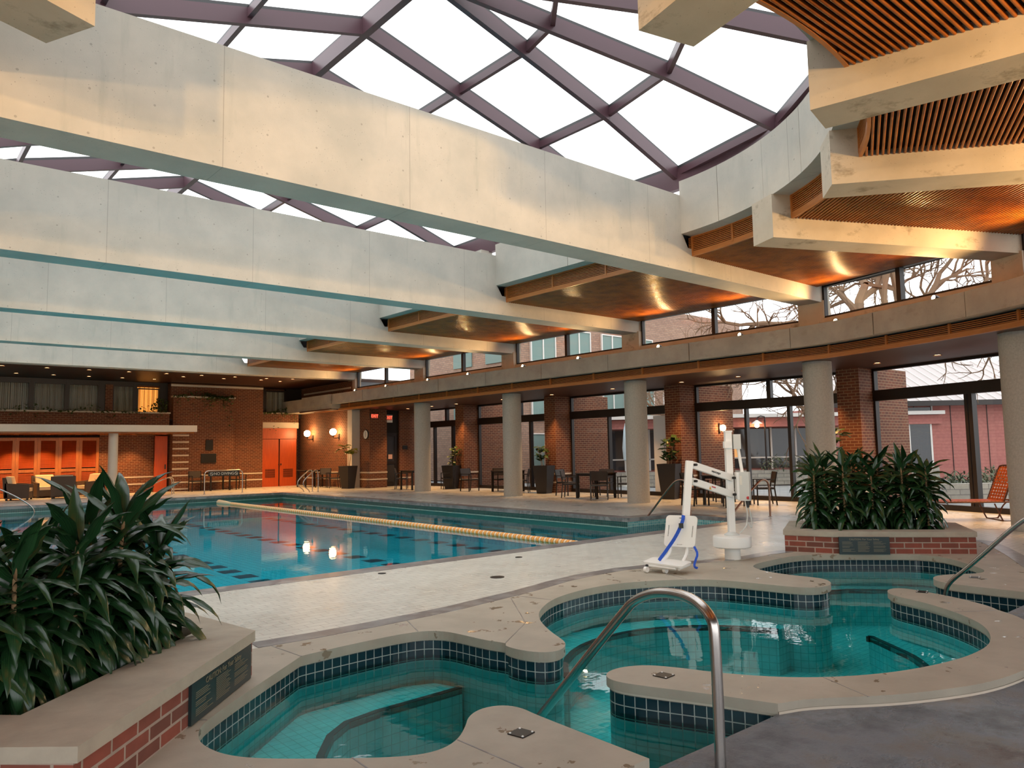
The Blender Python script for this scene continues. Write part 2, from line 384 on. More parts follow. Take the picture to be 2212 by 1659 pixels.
def spot(name, loc, target, power, size=90, col=(1, .50, .17), blend=.6, r=.04):
    l = bpy.data.lights.new(name, 'SPOT'); l.energy = power; l.color = col; l.spot_size = math.radians(size); l.spot_blend = blend; l.shadow_soft_size = r
    o = bpy.data.objects.new(name, l); COL.objects.link(o); o.location = loc
    o.rotation_euler = (Vector(target) - Vector(loc)).to_track_quat('-Z', 'Y').to_euler(); return o
def text(body, size, m, parent, loc, rot, extrude=.001, align='CENTER', name='lettering'):
    c_ = bpy.data.curves.new(name, 'FONT'); c_.body = body; c_.size = size; c_.align_x = align; c_.align_y = 'CENTER'; c_.extrude = extrude
    c_.materials.append(M[m]); o = bpy.data.objects.new(name, c_); COL.objects.link(o); bpy.context.view_layer.update()
    me = bpy.data.meshes.new_from_object(o.evaluated_get(bpy.context.evaluated_depsgraph_get())); bpy.data.objects.remove(o)
    o = bpy.data.objects.new(name, me); COL.objects.link(o); o.location = loc; o.rotation_euler = rot; o.parent = parent; return o
def chaikin(P, it=2, closed=False):
    for _ in range(it):
        Q = []; n = len(P)
        if not closed: Q.append(P[0])
        for i in range(n if closed else n - 1):
            a, b = P[i], P[(i + 1) % n]
            Q.append((a[0] * .75 + b[0] * .25, a[1] * .75 + b[1] * .25)); Q.append((a[0] * .25 + b[0] * .75, a[1] * .25 + b[1] * .75))
        if not closed: Q.append(P[-1])
        P = Q
    return P
def offset(P, d, closed=False):
    Q = []; n = len(P)
    for i in range(n):
        a = P[(i - 1) % n] if closed or i else P[i]; b = P[(i + 1) % n] if closed or i < n - 1 else P[i]
        t = Vector((b[0] - a[0], b[1] - a[1])); 
        if t.length < 1e-6: Q.append(P[i]); continue
        t.normalize(); Q.append((P[i][0] - t.y * d, P[i][1] + t.x * d))
    return Q
# ------------------------------------------------------------------ building geometry (metres; x along the beams, y along the pool)
CX, CY = 5.8, 8.52
SQ = .975                                                     # the apse is slightly flattened
GRID = [CY + 5.33 * k for k in range(5)]                      # beam lines of the straight part
ANG = [-180 / 7 * k for k in range(8)]                        # stub lines of the apse
YEND = GRID[4]
def apse_r(r, a):
    off = 0 if r < 8 else (.28 if r < 11.5 else .45)
    t = min(1, min(-a, 180 + a) / 18) if -180 < a < 0 else 0
    return r - off * t * t * (3 - 2 * t)
def P(r, s):
    """plan point at distance r from the axis; s >= 0: metres past the apse centre, s < 0: apse angle in degrees"""
    if s >= 0: return (CX + r, CY + s)
    a = math.radians(s); rr = apse_r(r, s); return (CX + rr * math.cos(a), CY + SQ * rr * math.sin(a))
def PL(r, y): return (CX - r, y)
def arc(r, s0, s1, n): return [P(r, s0 + (s1 - s0) * i / n) for i in range(n + 1)]
def gdir(k):                                                   # radial and tangential unit vectors at grid line k (0 = y 8.52, negative = apse)
    a = math.radians(ANG[-k]) if k < 0 else 0
    return Vector((math.cos(a), math.sin(a), 0)), Vector((-math.sin(a), math.cos(a), 0))
def gpt(r, k):
    return Vector((*P(r, 5.33 * k), 0)) if k >= 0 else Vector((*P(r, ANG[-k]), 0))
def sv(k): return 5.33 * k if k >= 0 else ANG[-k]             # path parameter of grid line k

# ---- concrete beams over the pool
for k in range(5):
    y = GRID[k]; mb = MB()
    poly = [(-4.9, 4.67), (16.5, 4.67), (16.5, 5.12), (11.3, 5.12), (11.12, 5.4), (11.12, 6.07), (.48, 6.07), (.48, 5.4), (.3, 5.12), (-4.9, 5.12)]
    v = [(x, y - .27, z) for x, z in poly] + [(x, y + .27, z) for x, z in poly]; n = len(poly)
    fs = [tuple(range(n)), tuple(range(2 * n - 1, n - 1, -1))] + [(i, n + i, n + (i + 1) % n, (i + 1) % n) for i in range(n)]
    fs = [f[::-1] if i > 1 else f for i, f in enumerate(fs)]
    mb.add(v, fs)
    o = mb.build('concrete_beam', 'conc')
    struct(o); tag(o, ['board-marked concrete roof beam nearest the spa, fully in view', 'concrete roof beam second from the spa', 'third concrete roof beam counted from the spa',
                       'fourth concrete roof beam counted from the spa', 'farthest concrete roof beam, against the dark soffit with downlights'][k], 'beam', 'roof beams over the pool')
for k in range(1, 7):
    a = math.radians(ANG[k]); rd = Vector((math.cos(a), math.sin(a), 0)); tg = Vector((-rd.y, rd.x, 0)); c = Vector((CX, CY, 0))
    mb = MB(); ends = []
    for r in (5.28, apse_r(10.5, ANG[k]) + .1):
        ends += [c + Vector((rd.x * r, rd.y * r * SQ, 0)) + tg * t + Vector((0, 0, z)) for t, z in ((-.27, 4.67), (.27, 4.67), (.27, 5.35), (-.27, 5.35))]
    mb.add(ends, [(0, 1, 2, 3), (7, 6, 5, 4), (0, 4, 5, 1), (1, 5, 6, 2), (2, 6, 7, 3), (3, 7, 4, 0)])
    o = struct(mb.build('radial_beam', 'conc_stub'))
    tag(o, ['stained concrete stub beam over the clerestory next to the full beams', 'stained concrete stub beam below the curved curb, second from the full beams', 'big stained concrete stub beam beside the wide slatted bay',
            'concrete stub beam end cut by the top edge, over the skylight rim', 'concrete stub beam behind the viewer\'s left', 'dark concrete beam end in the top left corner'][k - 1], 'beam', 'radial stub beams of the apse')

# ---- bays: curb ring, louvres, slatted ceiling, clerestory, gallery
BAYS = [(0, 1), (1, 2), (2, 3), (3, 4)] + [(-k - 1, -k) for k in range(7)]
def seg(r, k0, k1, n):                                        # points from grid k1 to k0 along radius r
    s0, s1 = sv(k0), sv(k1); return [P(r, s0 + (s1 - s0) * i / n if not (s1 == 0 and i == n and s0 < 0) else -1e-6) for i in range(n + 1)]
def trimseg(r, k0, k1, n, half):
    """like seg but shortened by half metres at both ends (beam width)"""
    s0, s1 = sv(k0), sv(k1); L = abs(s1 - s0) if k0 >= 0 else math.radians(abs(s1 - s0)) * r
    e = half / L; a0, a1 = s0 + (s1 - s0) * e, s0 + (s1 - s0) * (1 - e)
    return [P(r, a0 + (a1 - a0) * i / n) for i in range(n + 1)]
def mir(pts): return [(2 * CX - x, y) for x, y in pts]
def both(k0): return (False, True) if k0 >= 0 else (False,)
ceil = MB(); slatn = 0
for (k0, k1) in BAYS:
    st = k0 >= 0; n = 1 if st else 8
    for mr in both(k0):
        F = mir if mr else (lambda q: q)
        # curb ring in two panels with a joint
        for h in (0, 1):
            s0, s1 = sv(k0), sv(k1); L = (s1 - s0) if st else math.radians(s1 - s0) * 5.32
            g0 = .27 / L if st else 0.0012; e = .006 / L
            a, b = (g0, .5 - e) if h == 0 else (.5 + e, 1 - g0)
            if not st and k1 == 0 and h == 1: b = 1 - .27 / L
            ii = [P(5.32, s0 + (s1 - s0) * (a + (b - a) * i / 6)) for i in range(7)]; oo = [P(5.66, s0 + (s1 - s0) * (a + (b - a) * i / 6)) for i in range(7)]
            struct(MB().sweep(F(ii), F(oo), 5.35, 6.33).build('curb_panel', 'conc', smooth=20))
        # louvre band under the curb
        nn = 1 if st else 10
        lo = thing('louver_band', 'cedar louvre band with bright bottom rail under the curb', 'vent') if False else None
        tr = MB().sweep(F(trimseg(5.62, k0, k1, nn, .2)), F(trimseg(5.66, k0, k1, nn, .2)), 4.985, 5.075).build('trim_rail', 'trimwood', smooth=20); struct(tr)
        npan = 3 if st else 2; lv = MB(); fr = MB()
        for q in range(8):
            z = 5.09 + q * .032
            lv.sweep(F(trimseg(5.63, k0, k1, nn, .2)), F(trimseg(5.65, k0, k1, nn, .2)), z, z + .018)
        bk = MB().wall(F(trimseg(5.66, k0, k1, nn, .2)), 5.03, 5.36).build('louver_back', 'dark', tr, world=True)
        for q in range(npan + 1):
            s0, s1 = sv(k0), sv(k1); L = (s1 - s0) if st else math.radians(s1 - s0) * 5.65; e = .29 / L; t = e + (1 - 2 * e) * q / npan
            dd = .02 / L
            fr.sweep(F([P(5.615, s0 + (s1 - s0) * (t - dd)), P(5.615, s0 + (s1 - s0) * (t + dd))]), F([P(5.655, s0 + (s1 - s0) * (t - dd)), P(5.655, s0 + (s1 - s0) * (t + dd))]), 5.03, 5.35)
        fr.sweep(F(trimseg(5.615, k0, k1, nn, .27)), F(trimseg(5.655, k0, k1, nn, .27)), 5.335, 5.35)
        lv.build('louver_slats', 'louver', tr, world=True, kind='stuff') if False else lv.build('louver_slats', 'louver', tr, world=True)
        fr.build('louver_frame', 'trimwood', tr, world=True)
        # slatted ceiling: rounded slats across the bay
        sl = MB(); pitch = .062; w2 = .0165; PROF = [(-w2, .03), (-w2, .008), (-w2 * .75, .0), (-w2 * .3, -.004), (w2 * .3, -.004), (w2 * .75, .0), (w2, .008), (w2, .03)]
        if st:
            x = 5.72
            while x < 10.42:
                y0, y1 = GRID[k0] + .27, GRID[k1] - .27
                prof = PROF
                X = lambda d: (2 * CX - (CX + x + d)) if mr else CX + x + d
                v = [(X(d), yy, 4.99 + z) for yy in (y0, y1) for d, z in prof]
                fs = [(j, j + 1, 9 + j, 8 + j) for j in range(7)]
                if not mr: fs = [f[::-1] for f in fs]
                sl.add(v, fs); x += pitch
        else:
            am = (ANG[-k0] + ANG[-k1]) / 2; a = math.radians(am); rd = Vector((math.cos(a), math.sin(a), 0)); tg = Vector((-rd.y, rd.x, 0)); c = Vector((CX, CY, 0))
            ha = math.radians(180 / 14); d = 5.70 * math.cos(ha)
            while d < 10.25 * math.cos(ha):
                lim = d * math.tan(ha) - .27 / math.cos(ha); inner = math.sqrt(max(0, 5.66 ** 2 - d * d)) if d < 5.66 else 0
                for lo_, hi_ in (((-lim, -inner), (inner, lim)) if inner > 0 else ((-lim, lim),)):
                    if hi_ - lo_ < .05: continue
                    prof = PROF
                    v = [c + rd * (d + q) + tg * t + Vector((0, 0, 4.99 + z)) for t in (lo_, hi_) for q, z in prof]
                    for w_ in v: w_.y = CY + (w_.y - CY) * SQ
                    sl.add(v, [(j, j + 1, 9 + j, 8 + j)[::-1] for j in range(7)])
                d += pitch
        struct(sl.build('ceiling_slats', 'slat', smooth=60))
        # deck above the slats
        rr = 10.5
        struct(MB().sweep(F(seg(5.68, k0, k1, 1 if st else 8)), F(seg(10.75, k0, k1, 1 if st else 8)), 5.06, 5.12).build('ceiling_deck', 'dark'))
        struct(MB().sweep(F(seg(5.4, k0, k1, 1 if st else 8)), F(seg(11.4, k0, k1, 1 if st else 8)), 5.42, 5.6).build('roof_deck', 'roof_metal'))
        # clerestory: sill wall, head, window
        struct(MB().sweep(F(seg(10.42, k0, k1, 1)), F(seg(10.62, k0, k1, 1)), 3.98, 4.30).build('clerestory_sill', 'conc_stub'))
        struct(MB().sweep(F(seg(10.42, k0, k1, 1)), F(seg(10.7, k0, k1, 1)), 5.045, 5.42).build('clerestory_head', 'conc_light'))
        # gallery fascia in two panels, slab, louvre strip and trim
        if not (mr):
            for h in (0, 1):
                s0, s1 = sv(k0), sv(k1); L = (s1 - s0) if st else math.radians(s1 - s0) * 9.2; e = .007 / L
                a_, b_ = (0, .5 - e) if h == 0 else (.5 + e, 1)
                a_ += e; b_ -= e
                ii = [P(9.4, s0 + (s1 - s0) * (a_ + (b_ - a_) * i / 6)) for i in range(7)]; oo = [P(9.55, s0 + (s1 - s0) * (a_ + (b_ - a_) * i / 6)) for i in range(7)]
                struct(MB().sweep(ii, oo, 3.6, 4.03).build('fascia_panel', 'conc_fascia', smooth=20))
            struct(MB().sweep(seg(9.55, k0, k1, 1 if st else 8), seg(13.5, k0, k1, 1 if st else 8), 3.62, 3.98).build('gallery_roof', 'conc_fascia'))
            struct(MB().sweep(seg(9.78, k0, k1, 1 if st else 8), seg(13.4, k0, k1, 1 if st else 8), 3.35, 3.40).build('gallery_ceiling', 'boards'))
            gt = struct(MB().sweep(seg(9.72, k0, k1, 1 if st else 8), seg(9.8, k0, k1, 1 if st else 8), 3.33, 3.42).build('trim_rail', 'trimwood', smooth=20))
            lv = MB()
            for q in range(5): lv.sweep(seg(9.77, k0, k1, 1 if st else 8), seg(9.79, k0, k1, 1 if st else 8), 3.435 + q * .033, 3.452 + q * .033)
            for q in range(3):
                s0, s1 = sv(k0), sv(k1); L = (s1 - s0) if st else math.radians(s1 - s0) * 9.5; t = (q + .5) / 3; dd = .02 / L
                lv.sweep([P(9.745, s0 + (s1 - s0) * (t - dd)), P(9.745, s0 + (s1 - s0) * (t + dd))], [P(9.79, s0 + (s1 - s0) * (t - dd)), P(9.79, s0 + (s1 - s0) * (t + dd))], 3.40, 3.61)
            lv.build('louver_slats', 'louver', gt, world=True)
            MB().wall(seg(9.83, k0, k1, 1 if st else 8), 3.40, 3.62).build('louver_back', 'dark', gt, world=True)
# ---- pilasters, columns and brick piers at the grid lines
COLL = {0: 'round concrete column with the dracaena planter before its foot', 1: 'round concrete column beside the dining table at the glass wall', 2: 'round concrete column left of the tall pot with small leafy shrub',
        3: 'round concrete column farthest along the pool', -1: 'round concrete column cut by the right edge of the photo'}
for k in range(4, -7, -1):
    rd, tg = gdir(k); az = math.atan2(rd.y, rd.x); 
    for mr in ((False, True) if k > 0 else (False,)):
        c = gpt(10.5, k)
        if mr: c = Vector((2 * CX - c.x, c.y, 0))
        struct(MB().obox(c + Vector((0, 0, 4.34)), .30, .62, .74, az).build('pilaster', 'conc_stub'))
    c = gpt(10.5, k)
    if k < 4 and k > -4:
        o = MB().lathe([(.31, 0), (.31, 3.36)], (0, 0, 0), 40).build('round_column', 'conc_col', origin=(0, 0, 0), smooth=True); o.location = c
        struct(o); tag(o, COLL.get(k, 'round concrete column under the gallery behind the spa'), 'column', 'round columns of the gallery')
    if k < 4 and k > -4:
        c0 = gpt(12.47, k); rr1 = 2.7
        base = c0 + rd * (rr1 / 2) + tg * .27
        pr = struct(MB().obox(base + Vector((0, 0, 1.7)), rr1, .56, 3.4, az).build('brick_pier', 'brick_in'))
        tag(pr, {0: 'deep orange-lit brick pier behind the column by the planter', 1: 'brick pier behind the tallest potted shrub', 2: 'brick pier behind the potted shrub between the middle columns',
                 3: 'brick pier behind the far potted shrub'}.get(k, 'brick pier between the apse windows'), 'pier', 'brick piers of the window wall')
        bd = MB()
        for z in (.33, .62): bd.obox(base + Vector((0, 0, z + .03)) - rd * (rr1 / 2 - .42), .86, .585, .055, az)
        bd.build('stone_band', 'band', pr, world=True)
# ---- clerestory windows and gallery glazing
wn = 0
def window(name, a, b, z0, z1, mull=(), rails=(), fw_=.06, depth=.08, g='glass', label=None, transom=None):
    """glazed frame standing on the line a-b; mull: fractions of the width, rails: (z0, z1) dark bands"""
    a = Vector((a[0], a[1], 0)); b = Vector((b[0], b[1], 0)); d = (b - a).normalized(); az = math.atan2(d.y, d.x); L = (b - a).length; mid = (a + b) / 2
    root = bpy.data.objects.new(name, None); COL.objects.link(root); root.location = mid + Vector((0, 0, z0)); root['kind'] = 'structure'
    if label: root['label'] = label
    f = MB()
    f.obox(mid + Vector((0, 0, z0 + fw_ / 2)), L, depth, fw_, az).obox(mid + Vector((0, 0, z1 - fw_ / 2)), L, depth, fw_, az)
    for t in (0, 1): f.obox(a + d * (fw_ / 2 + t * (L - fw_)) + Vector((0, 0, (z0 + z1) / 2)), fw_, depth, z1 - z0 - 2 * fw_, az)
    for (t, wd, za, zb) in mull: f.obox(a + d * (L * t) + Vector((0, 0, (za + zb) / 2)), wd, depth + .03, zb - za, az)
    for za, zb in rails: f.obox(mid + Vector((0, 0, (za + zb) / 2)), L, depth + .05, zb - za, az)
    f.build('frame', 'frame', root, world=True)
    p = MB().wall([(a.x, a.y), (b.x, b.y)], z0 + .02, z1 - .02); p.build('pane', g, root, world=True); return root
for (k0, k1) in BAYS:
    for mr in both(k0):
        c0, c1 = gpt(10.52, k0), gpt(10.52, k1); d = (c1 - c0).normalized(); a, b = c0 + d * .30, c1 - d * .30
        if mr: a, b = Vector((2 * CX - a.x, a.y, 0)), Vector((2 * CX - b.x, b.y, 0))
        wn += 1; window('window_%d' % wn, a, b, 4.30, 5.05, mull=((.5, .1, 4.3, 5.05),), fw_=.05, depth=.1)
    if k0 < -3: continue
    c0, c1 = gpt(13.25, k0), gpt(13.25, k1); d = (c1 - c0).normalized(); a, b = c0 + d * .56, c1 - d * .02
    if k1 == 4: b = c1 - d * 1.1
    wn += 1
    fr = {0: (.64, .38, .47), 1: (.62, .35, .0), -1: (.52, .52, .0), 2: (.62, .35, 0), 3: (.7, .35, 0)}.get(k0, (.5, .5, 0))
    mu = [(fr[0], .07, .1, 2.55), (fr[1] - .02, .09, .1, 2.55), (fr[1] + .1 if k0 != -1 else .3, .12, 2.8, 3.35)]
    window('window_%d' % wn, a, b, .0, 3.36, mull=mu, rails=((0, .12), (2.55, 2.81)), fw_=.07, depth=.12)

# ---- skylight
sk = thing('skylight_frame', 'mauve steel ridge-and-rafter skylight frame above the beams', 'skylight frame'); sk['kind'] = 'structure'
RE = 5.62
ZT = (8.38, 7.87, 7.36, 6.72)
def zt(t): i = min(2, int(t * 3 + 1e-6)); return ZT[i] + (ZT[i + 1] - ZT[i]) * (t * 3 - i)
def member(a, b, w_, h_, name='rafter', parent=sk):
    a, b = Vector(a), Vector(b)
    o = MB().bar(a, b, w_, h_).build(name, 'steel_p', parent, world=True)
    up_ = Vector((0, 0, h_ / 2 + .03)); MB().bar(a + up_, b + up_, w_ * .55, .06).build('glazing_cap', 'cap', o, world=True); return o
panes = MB(); ys = [CY + 5.33 / 3 * i for i in range(13)]
def lerp(a, b, t): return tuple(a[j] + (b[j] - a[j]) * t for j in range(3))
def sp(ex, ey, cy, t): return (CX + (ex - CX) * t, cy + (ey - cy) * t, zt(t))
def dn(p, h=.12): return (p[0], p[1], p[2] - h)
for i, y in enumerate(ys):
    for sg in (1, -1):
        for j in range(3): member(dn(sp(CX + sg * RE, y, y, j / 3)), dn(sp(CX + sg * RE, y, y, (j + 1) / 3)), .09, .24)
for i in range(12):
    member((CX, ys[i], ZT[0] - .12), (CX, ys[i + 1], ZT[0] - .12), .12, .28, 'ridge')
    for sg in (1, -1):
        for j in range(3):
            p, q = sp(CX + sg * RE, ys[i], ys[i], (j + 1) / 3), sp(CX + sg * RE, ys[i + 1], ys[i + 1], (j + 1) / 3)
            p0, q0 = sp(CX + sg * RE, ys[i], ys[i], j / 3), sp(CX + sg * RE, ys[i + 1], ys[i + 1], j / 3)
            member(dn(p, .09), dn(q, .09), .07, .13 if j < 2 else .2, 'purlin'); panes.add([p0, q0, q, p], [(0, 1, 2, 3)])
ends = [(CX + RE * math.cos(math.radians(ANG[k])), CY + SQ * RE * math.sin(math.radians(ANG[k]))) for k in range(8)]
for k in range(8):
    for j in range(3):
        if 0 < k < 7: member(dn(sp(*ends[k], CY, j / 3)), dn(sp(*ends[k], CY, (j + 1) / 3)), .09, .24)
        if k < 7:
            p0, p, q, q0 = sp(*ends[k], CY, j / 3), sp(*ends[k], CY, (j + 1) / 3), sp(*ends[k + 1], CY, (j + 1) / 3), sp(*ends[k + 1], CY, j / 3)
            member(dn(p, .09), dn(q, .09), .07, .13, 'purlin')
            panes.add([p0, p, q] if j == 0 else [p0, p, q, q0], [(0, 1, 2) if j == 0 else (0, 1, 2, 3)])
gl_ = panes.build('skylight_panes', 'glass_roof', sk, world=True)
# curb top closing between curb and eaves
cb = MB()
for (k0, k1) in BAYS:
    for mr in both(k0):
        F = mir if mr else (lambda q: q)
        cb.sweep(F(seg(5.56, k0, k1, 1 if k0 >= 0 else 8)), F(seg(5.68, k0, k1, 1 if k0 >= 0 else 8)), 6.3, 6.62)
struct(cb.build('skylight_curb', 'steel_p'))
struct(MB().box(-.2, 11.8, YEND - .1, YEND + .1, 6.0, 8.3).build('gable_wall', 'conc_light'))
struct(MB().box(-9, 21, -9, 37, -1.25, -1.02).build('underfloor_light_block', 'dark'))  # unseen slab added to stop sky light coming up under the floors
win_b = [o for o in bpy.data.objects if o.name.startswith('window_') and o.get('kind') == 'structure' and abs(o.location.y - 16.6) < 1.2 and o.location.x > 18.5][0]
MB().box(19.0, 19.02, 14.45, 15.45, .12, 2.5).build('fogged_pane', 'fog', win_b, world=True)
# ------------------------------------------------------------------ floor, pool, spa
POOL = [(-.85, 8.9), (13.9, 8.9), (13.9, 10.8), (12.5, 10.95), (12.5, 28.6), (-.85, 28.6)]
PCOP = [(-1.2, 8.58), (14.25, 8.58), (14.25, 11.1), (12.85, 11.3), (12.85, 28.95), (-1.2, 28.95)]
SPA_OUT = [(9.8, 2.5), (10.62, 3.1), (11.97, 3.76), (13.2, 4.5), (12.3, 5.2), (9.85, 5.82), (8.95, 5.82), (7.45, 6.38), (6.4, 6.38), (5.4, 6.12), (4.79, 6.03), (4.31, 5.94), (3.1, 5.88), (2.4, 5.92), (-.1, 6.4), (-1.6, 4.6), (-1.6, 2.5)]
W1 = [(2.96, 2.5), (2.97, 3.31), (2.99, 3.49), (2.93, 3.6), (2.8, 3.63), (2.67, 3.57), (2.56, 3.45), (2.42, 3.33), (2.28, 3.28), (2.14, 3.31), (1.97, 3.43), (1.74, 3.63), (1.55, 3.81), (1.45, 3.96), (1.41, 4.12), (1.41, 4.27), (1.46, 4.42), (1.56, 4.56), (1.92, 4.9),
      (2.5, 5.42), (2.54, 5.46), (2.6, 5.47), (2.99, 5.51), (3.45, 5.52), (3.66, 5.47), (3.77, 5.33), (3.8, 5.1), (3.82, 4.87), (3.88, 4.69), (3.86, 4.66), (3.82, 4.62), (3.82, 4.45), (3.89, 4.28), (4.01, 4.23), (4.13, 4.28), (4.23, 4.38), (4.29, 4.5), (4.38, 4.7), (4.54, 4.99), (4.7, 5.21), (4.9, 5.41), (5.3, 5.68), (5.74, 5.82), (6.28, 5.86), (6.72, 5.74), (7.2, 5.45), (7.42, 5.15), (7.52, 4.65), (7.58, 4.3), (7.71, 4.15), (7.91, 4.12), (8.11, 4.2), (8.27, 4.36),
      (8.28, 4.54), (8.25, 4.8), (8.29, 5.11), (8.42, 5.34), (8.58, 5.47), (8.85, 5.53), (9.4, 5.55), (9.75, 5.52), (10.09, 5.33), (10.77, 4.6), (10.9, 4.35), (10.86, 4.1), (10.68, 3.86), (10.16, 3.38), (9.92, 3.29), (9.73, 3.34), (9.53, 3.5), (9.32, 3.58), (9.14, 3.56), (8.98, 3.47), (8.88, 3.3), (8.87, 3.02), (8.88, 2.5)]
W2 = [(7.79, 2.5), (7.93, 2.62), (8.13, 2.95), (8.24, 3.28), (8.29, 3.46), (8.25, 3.57), (8.12, 3.6), (7.95, 3.54), (7.82, 3.42), (7.73, 3.2), (7.63, 3.0), (7.44, 2.73), (7.2, 2.48), (6.96, 2.32), (6.68, 2.2), (6.4, 2.13), (6.1, 2.12), (5.8, 2.15), (5.42, 2.24), (5.08, 2.38), (4.79, 2.57), (4.58, 2.78), (4.4, 3.08), (4.29, 3.38), (4.19, 3.55), (4.03, 3.63), (3.88, 3.62), (3.78, 3.54), (3.76, 3.42), (3.83, 3.22), (3.98, 2.88), (4.12, 2.5)]
W1 = chaikin(W1, 2); W2 = chaikin(W2, 2)
RO = [(4.34, 2.42), (4.71, 2.14), (5.03, 1.97), (5.4, 1.82), (5.84, 1.75), (6.3, 1.75), (6.75, 1.84), (7.2, 2.01), (7.6, 2.27)]
RO = chaikin([(4.12, 2.5)] + RO + [(7.79, 2.5)], 2)
COPA = W1 + SPA_OUT
COPB = W2 + RO[1:-1]
WATER = W1 + W2
glz = [P(13.3, s) for s in (20.0, 0)] + [tuple(gpt(13.3, -k)[:2]) for k in range(1, 8)]
room = [(19.1, 35.6)] + [tuple(gpt(13.4, 4)[:2])] + [tuple(gpt(13.4, 0)[:2])] + [tuple(gpt(13.4, -k)[:2]) for k in range(1, 8)] + [(-7.6, CY), (-7.6, 35.6)]
DARK = [(9.8, 2.5), (9.8, -3.0), (-1.6, -3.0), (-1.6, 2.5)] + RO
deckhole = SPA_OUT[:-1] + [(-1.6, 2.5), (-1.6, -3.0), (9.8, -3.0)]
struct(MB().sheet(room, 0, holes=(PCOP, deckhole)).build('floor', 'deck'), 'beige brick-format tiled pool deck')
pc = MB(); pc.prism(PCOP, -.08, .004, holes=(POOL,))
o = struct(pc.build('pool_coping', 'strip'), 'grey stone coping around the long pool')
def lin(p, r, s): return p
struct(MB().prism(COPA, -.07, 0).build('spa_coping', 'coping'), 'sandstone coping around the three-lobed spa')
cb_ = struct(MB().prism(COPB, -.06, 0).build('spa_coping', 'coping'), 'curved sandstone coping between the spa and the dark floor')
MB().wall(offset(RO, -.008), -.085, -.045).build('mortar_bed', 'band', cb_, world=True)
# joints of the coping, as thin inlaid strips
jm = MB()
for a, b in (((2.54, 5.45), (2.5, 5.9)), ((3.6, 5.5), (3.75, 5.9)), ((3.88, 4.69), (4.45, 5.1)), ((4.45, 5.1), (5.05, 6.0)), ((1.9, 3.5), (1.85, 2.5)), ((2.42, 3.33), (2.45, 2.5)), ((5.3, 5.68), (5.2, 6.07)), ((7.2, 5.45), (7.5, 6.3)), ((4.79, 2.57), (4.62, 2.2)), ((7.44, 2.73), (7.75, 2.5)), ((1.55, 4.55), (1.3, 4.75)), ((9.4, 5.55), (9.5, 5.8))):
    jm.bar((*a, 0), (*b, 0), .008, .003)
struct(jm.build('trim_joint', 'strip'))
st = MB(); so = [p for p in SPA_OUT[1:14]]; so = chaikin(so, 1); so2 = offset(so, .0); 
st.sweep(offset(so, .003), offset(so, -.2), -.05, .003); struct(st.build('trim_strip', 'strip'), 'grey stone strip between deck tiles and spa coping')
# dark floor
df = MB().sheet(DARK, -.06); struct(df.build('floor_slate', 'slate'), 'dark wet slate floor in front of the spa')
df = MB().wall([(2.96, 2.5), (4.12, 2.5)], -.9, -.06).wall([(7.79, 2.5), (8.88, 2.5)], -.9, -.06); struct(df.build('floor_edge', 'trim_dark'))
# spa walls: navy waterline tile, then aqua wall, floor, benches
def inset(P_, d): return offset(P_, d)
for nm, Wp in (('a', W1), ('b', W2)):
    q = offset(Wp, .02)
    struct(MB().wall(q, -.085, -.06).build('trim_grout', 'band'))
    struct(MB().wall(q, -.24, -.08).build('spa_wall_tile', 'tile_navy'))
    struct(MB().wall(q, -.9, -.24).build('spa_wall', 'tile_spa'))
struct(MB().sheet(offset(WATER, .03), -.88).build('spa_floor', 'tile_spa'))
def ledge(poly, z, nm='spa_bench'):
    o = struct(MB().prism(poly, -.88, z).build(nm, 'tile_spa'))
    return o
def edge(pts, z):
    m_ = MB(); m_.sweep(pts, offset(pts, .05), z - .045, z + .006); struct(m_.build('trim_edge', 'trim_dark'))
e1 = [(1.9, 3.75), (2.31, 4.62), (2.52, 4.9), (2.72, 5.05), (3.0, 5.1), (3.6, 5.12), (3.78, 5.13)]
ledge([(1.5, 3.85), (1.42, 4.1), (1.44, 4.35), (1.6, 4.6), (2.5, 5.42), (2.6, 5.46), (3.45, 5.5), (3.7, 5.4)] + e1[::-1], -.42); edge(e1, -.42)
e2 = chaikin([(7.74, 3.62), (7.76, 3.69), (7.52, 3.37), (7.3, 3.07), (7.06, 2.87), (6.8, 2.68), (6.4, 2.5), (5.9, 2.4)], 2)
ledge([(7.95, 3.5), (7.8, 3.35), (7.63, 3.0), (7.44, 2.73), (7.2, 2.48), (6.96, 2.32), (6.4, 2.14), (5.9, 2.13)] + e2[::-1], -.42); edge(e2, -.42)
e3 = [(5.92 + 1.5 * math.cos(math.radians(a)), 3.95 + 1.5 * math.sin(math.radians(a))) for a in range(18, 145, 9)]
o3 = [(5.92 + 1.88 * math.cos(math.radians(a)), 3.95 + 1.88 * math.sin(math.radians(a))) for a in range(15, 150, 9)]
ledge(o3 + e3[::-1], -.42); edge(e3[::-1], -.42)
e4 = [(8.75, 5.15), (9.5, 5.2), (10.0, 4.95), (10.5, 4.35), (10.4, 4.05), (9.95, 3.7)]
ledge([(8.5, 5.4), (8.85, 5.52), (9.6, 5.52), (10.09, 5.3), (10.77, 4.55), (10.88, 4.3), (10.6, 3.8), (10.1, 3.38)] + e4[::-1], -.42); edge(e4, -.42)
for y0, z in ((2.5, -.36), (2.85, -.6)):
    for x0, x1 in ((2.98, 4.2), (7.8, 8.86)):
        ledge([(x0, y0), (x1, y0), (x1, y0 + .38), (x0, y0 + .38)], z, 'spa_step'); edge([(x0, y0 + .38), (x1, y0 + .38)], z)
wt = struct(MB().sheet(offset(WATER, .022), -.2).build('water_spa', 'spa_water'), 'teal spa water')
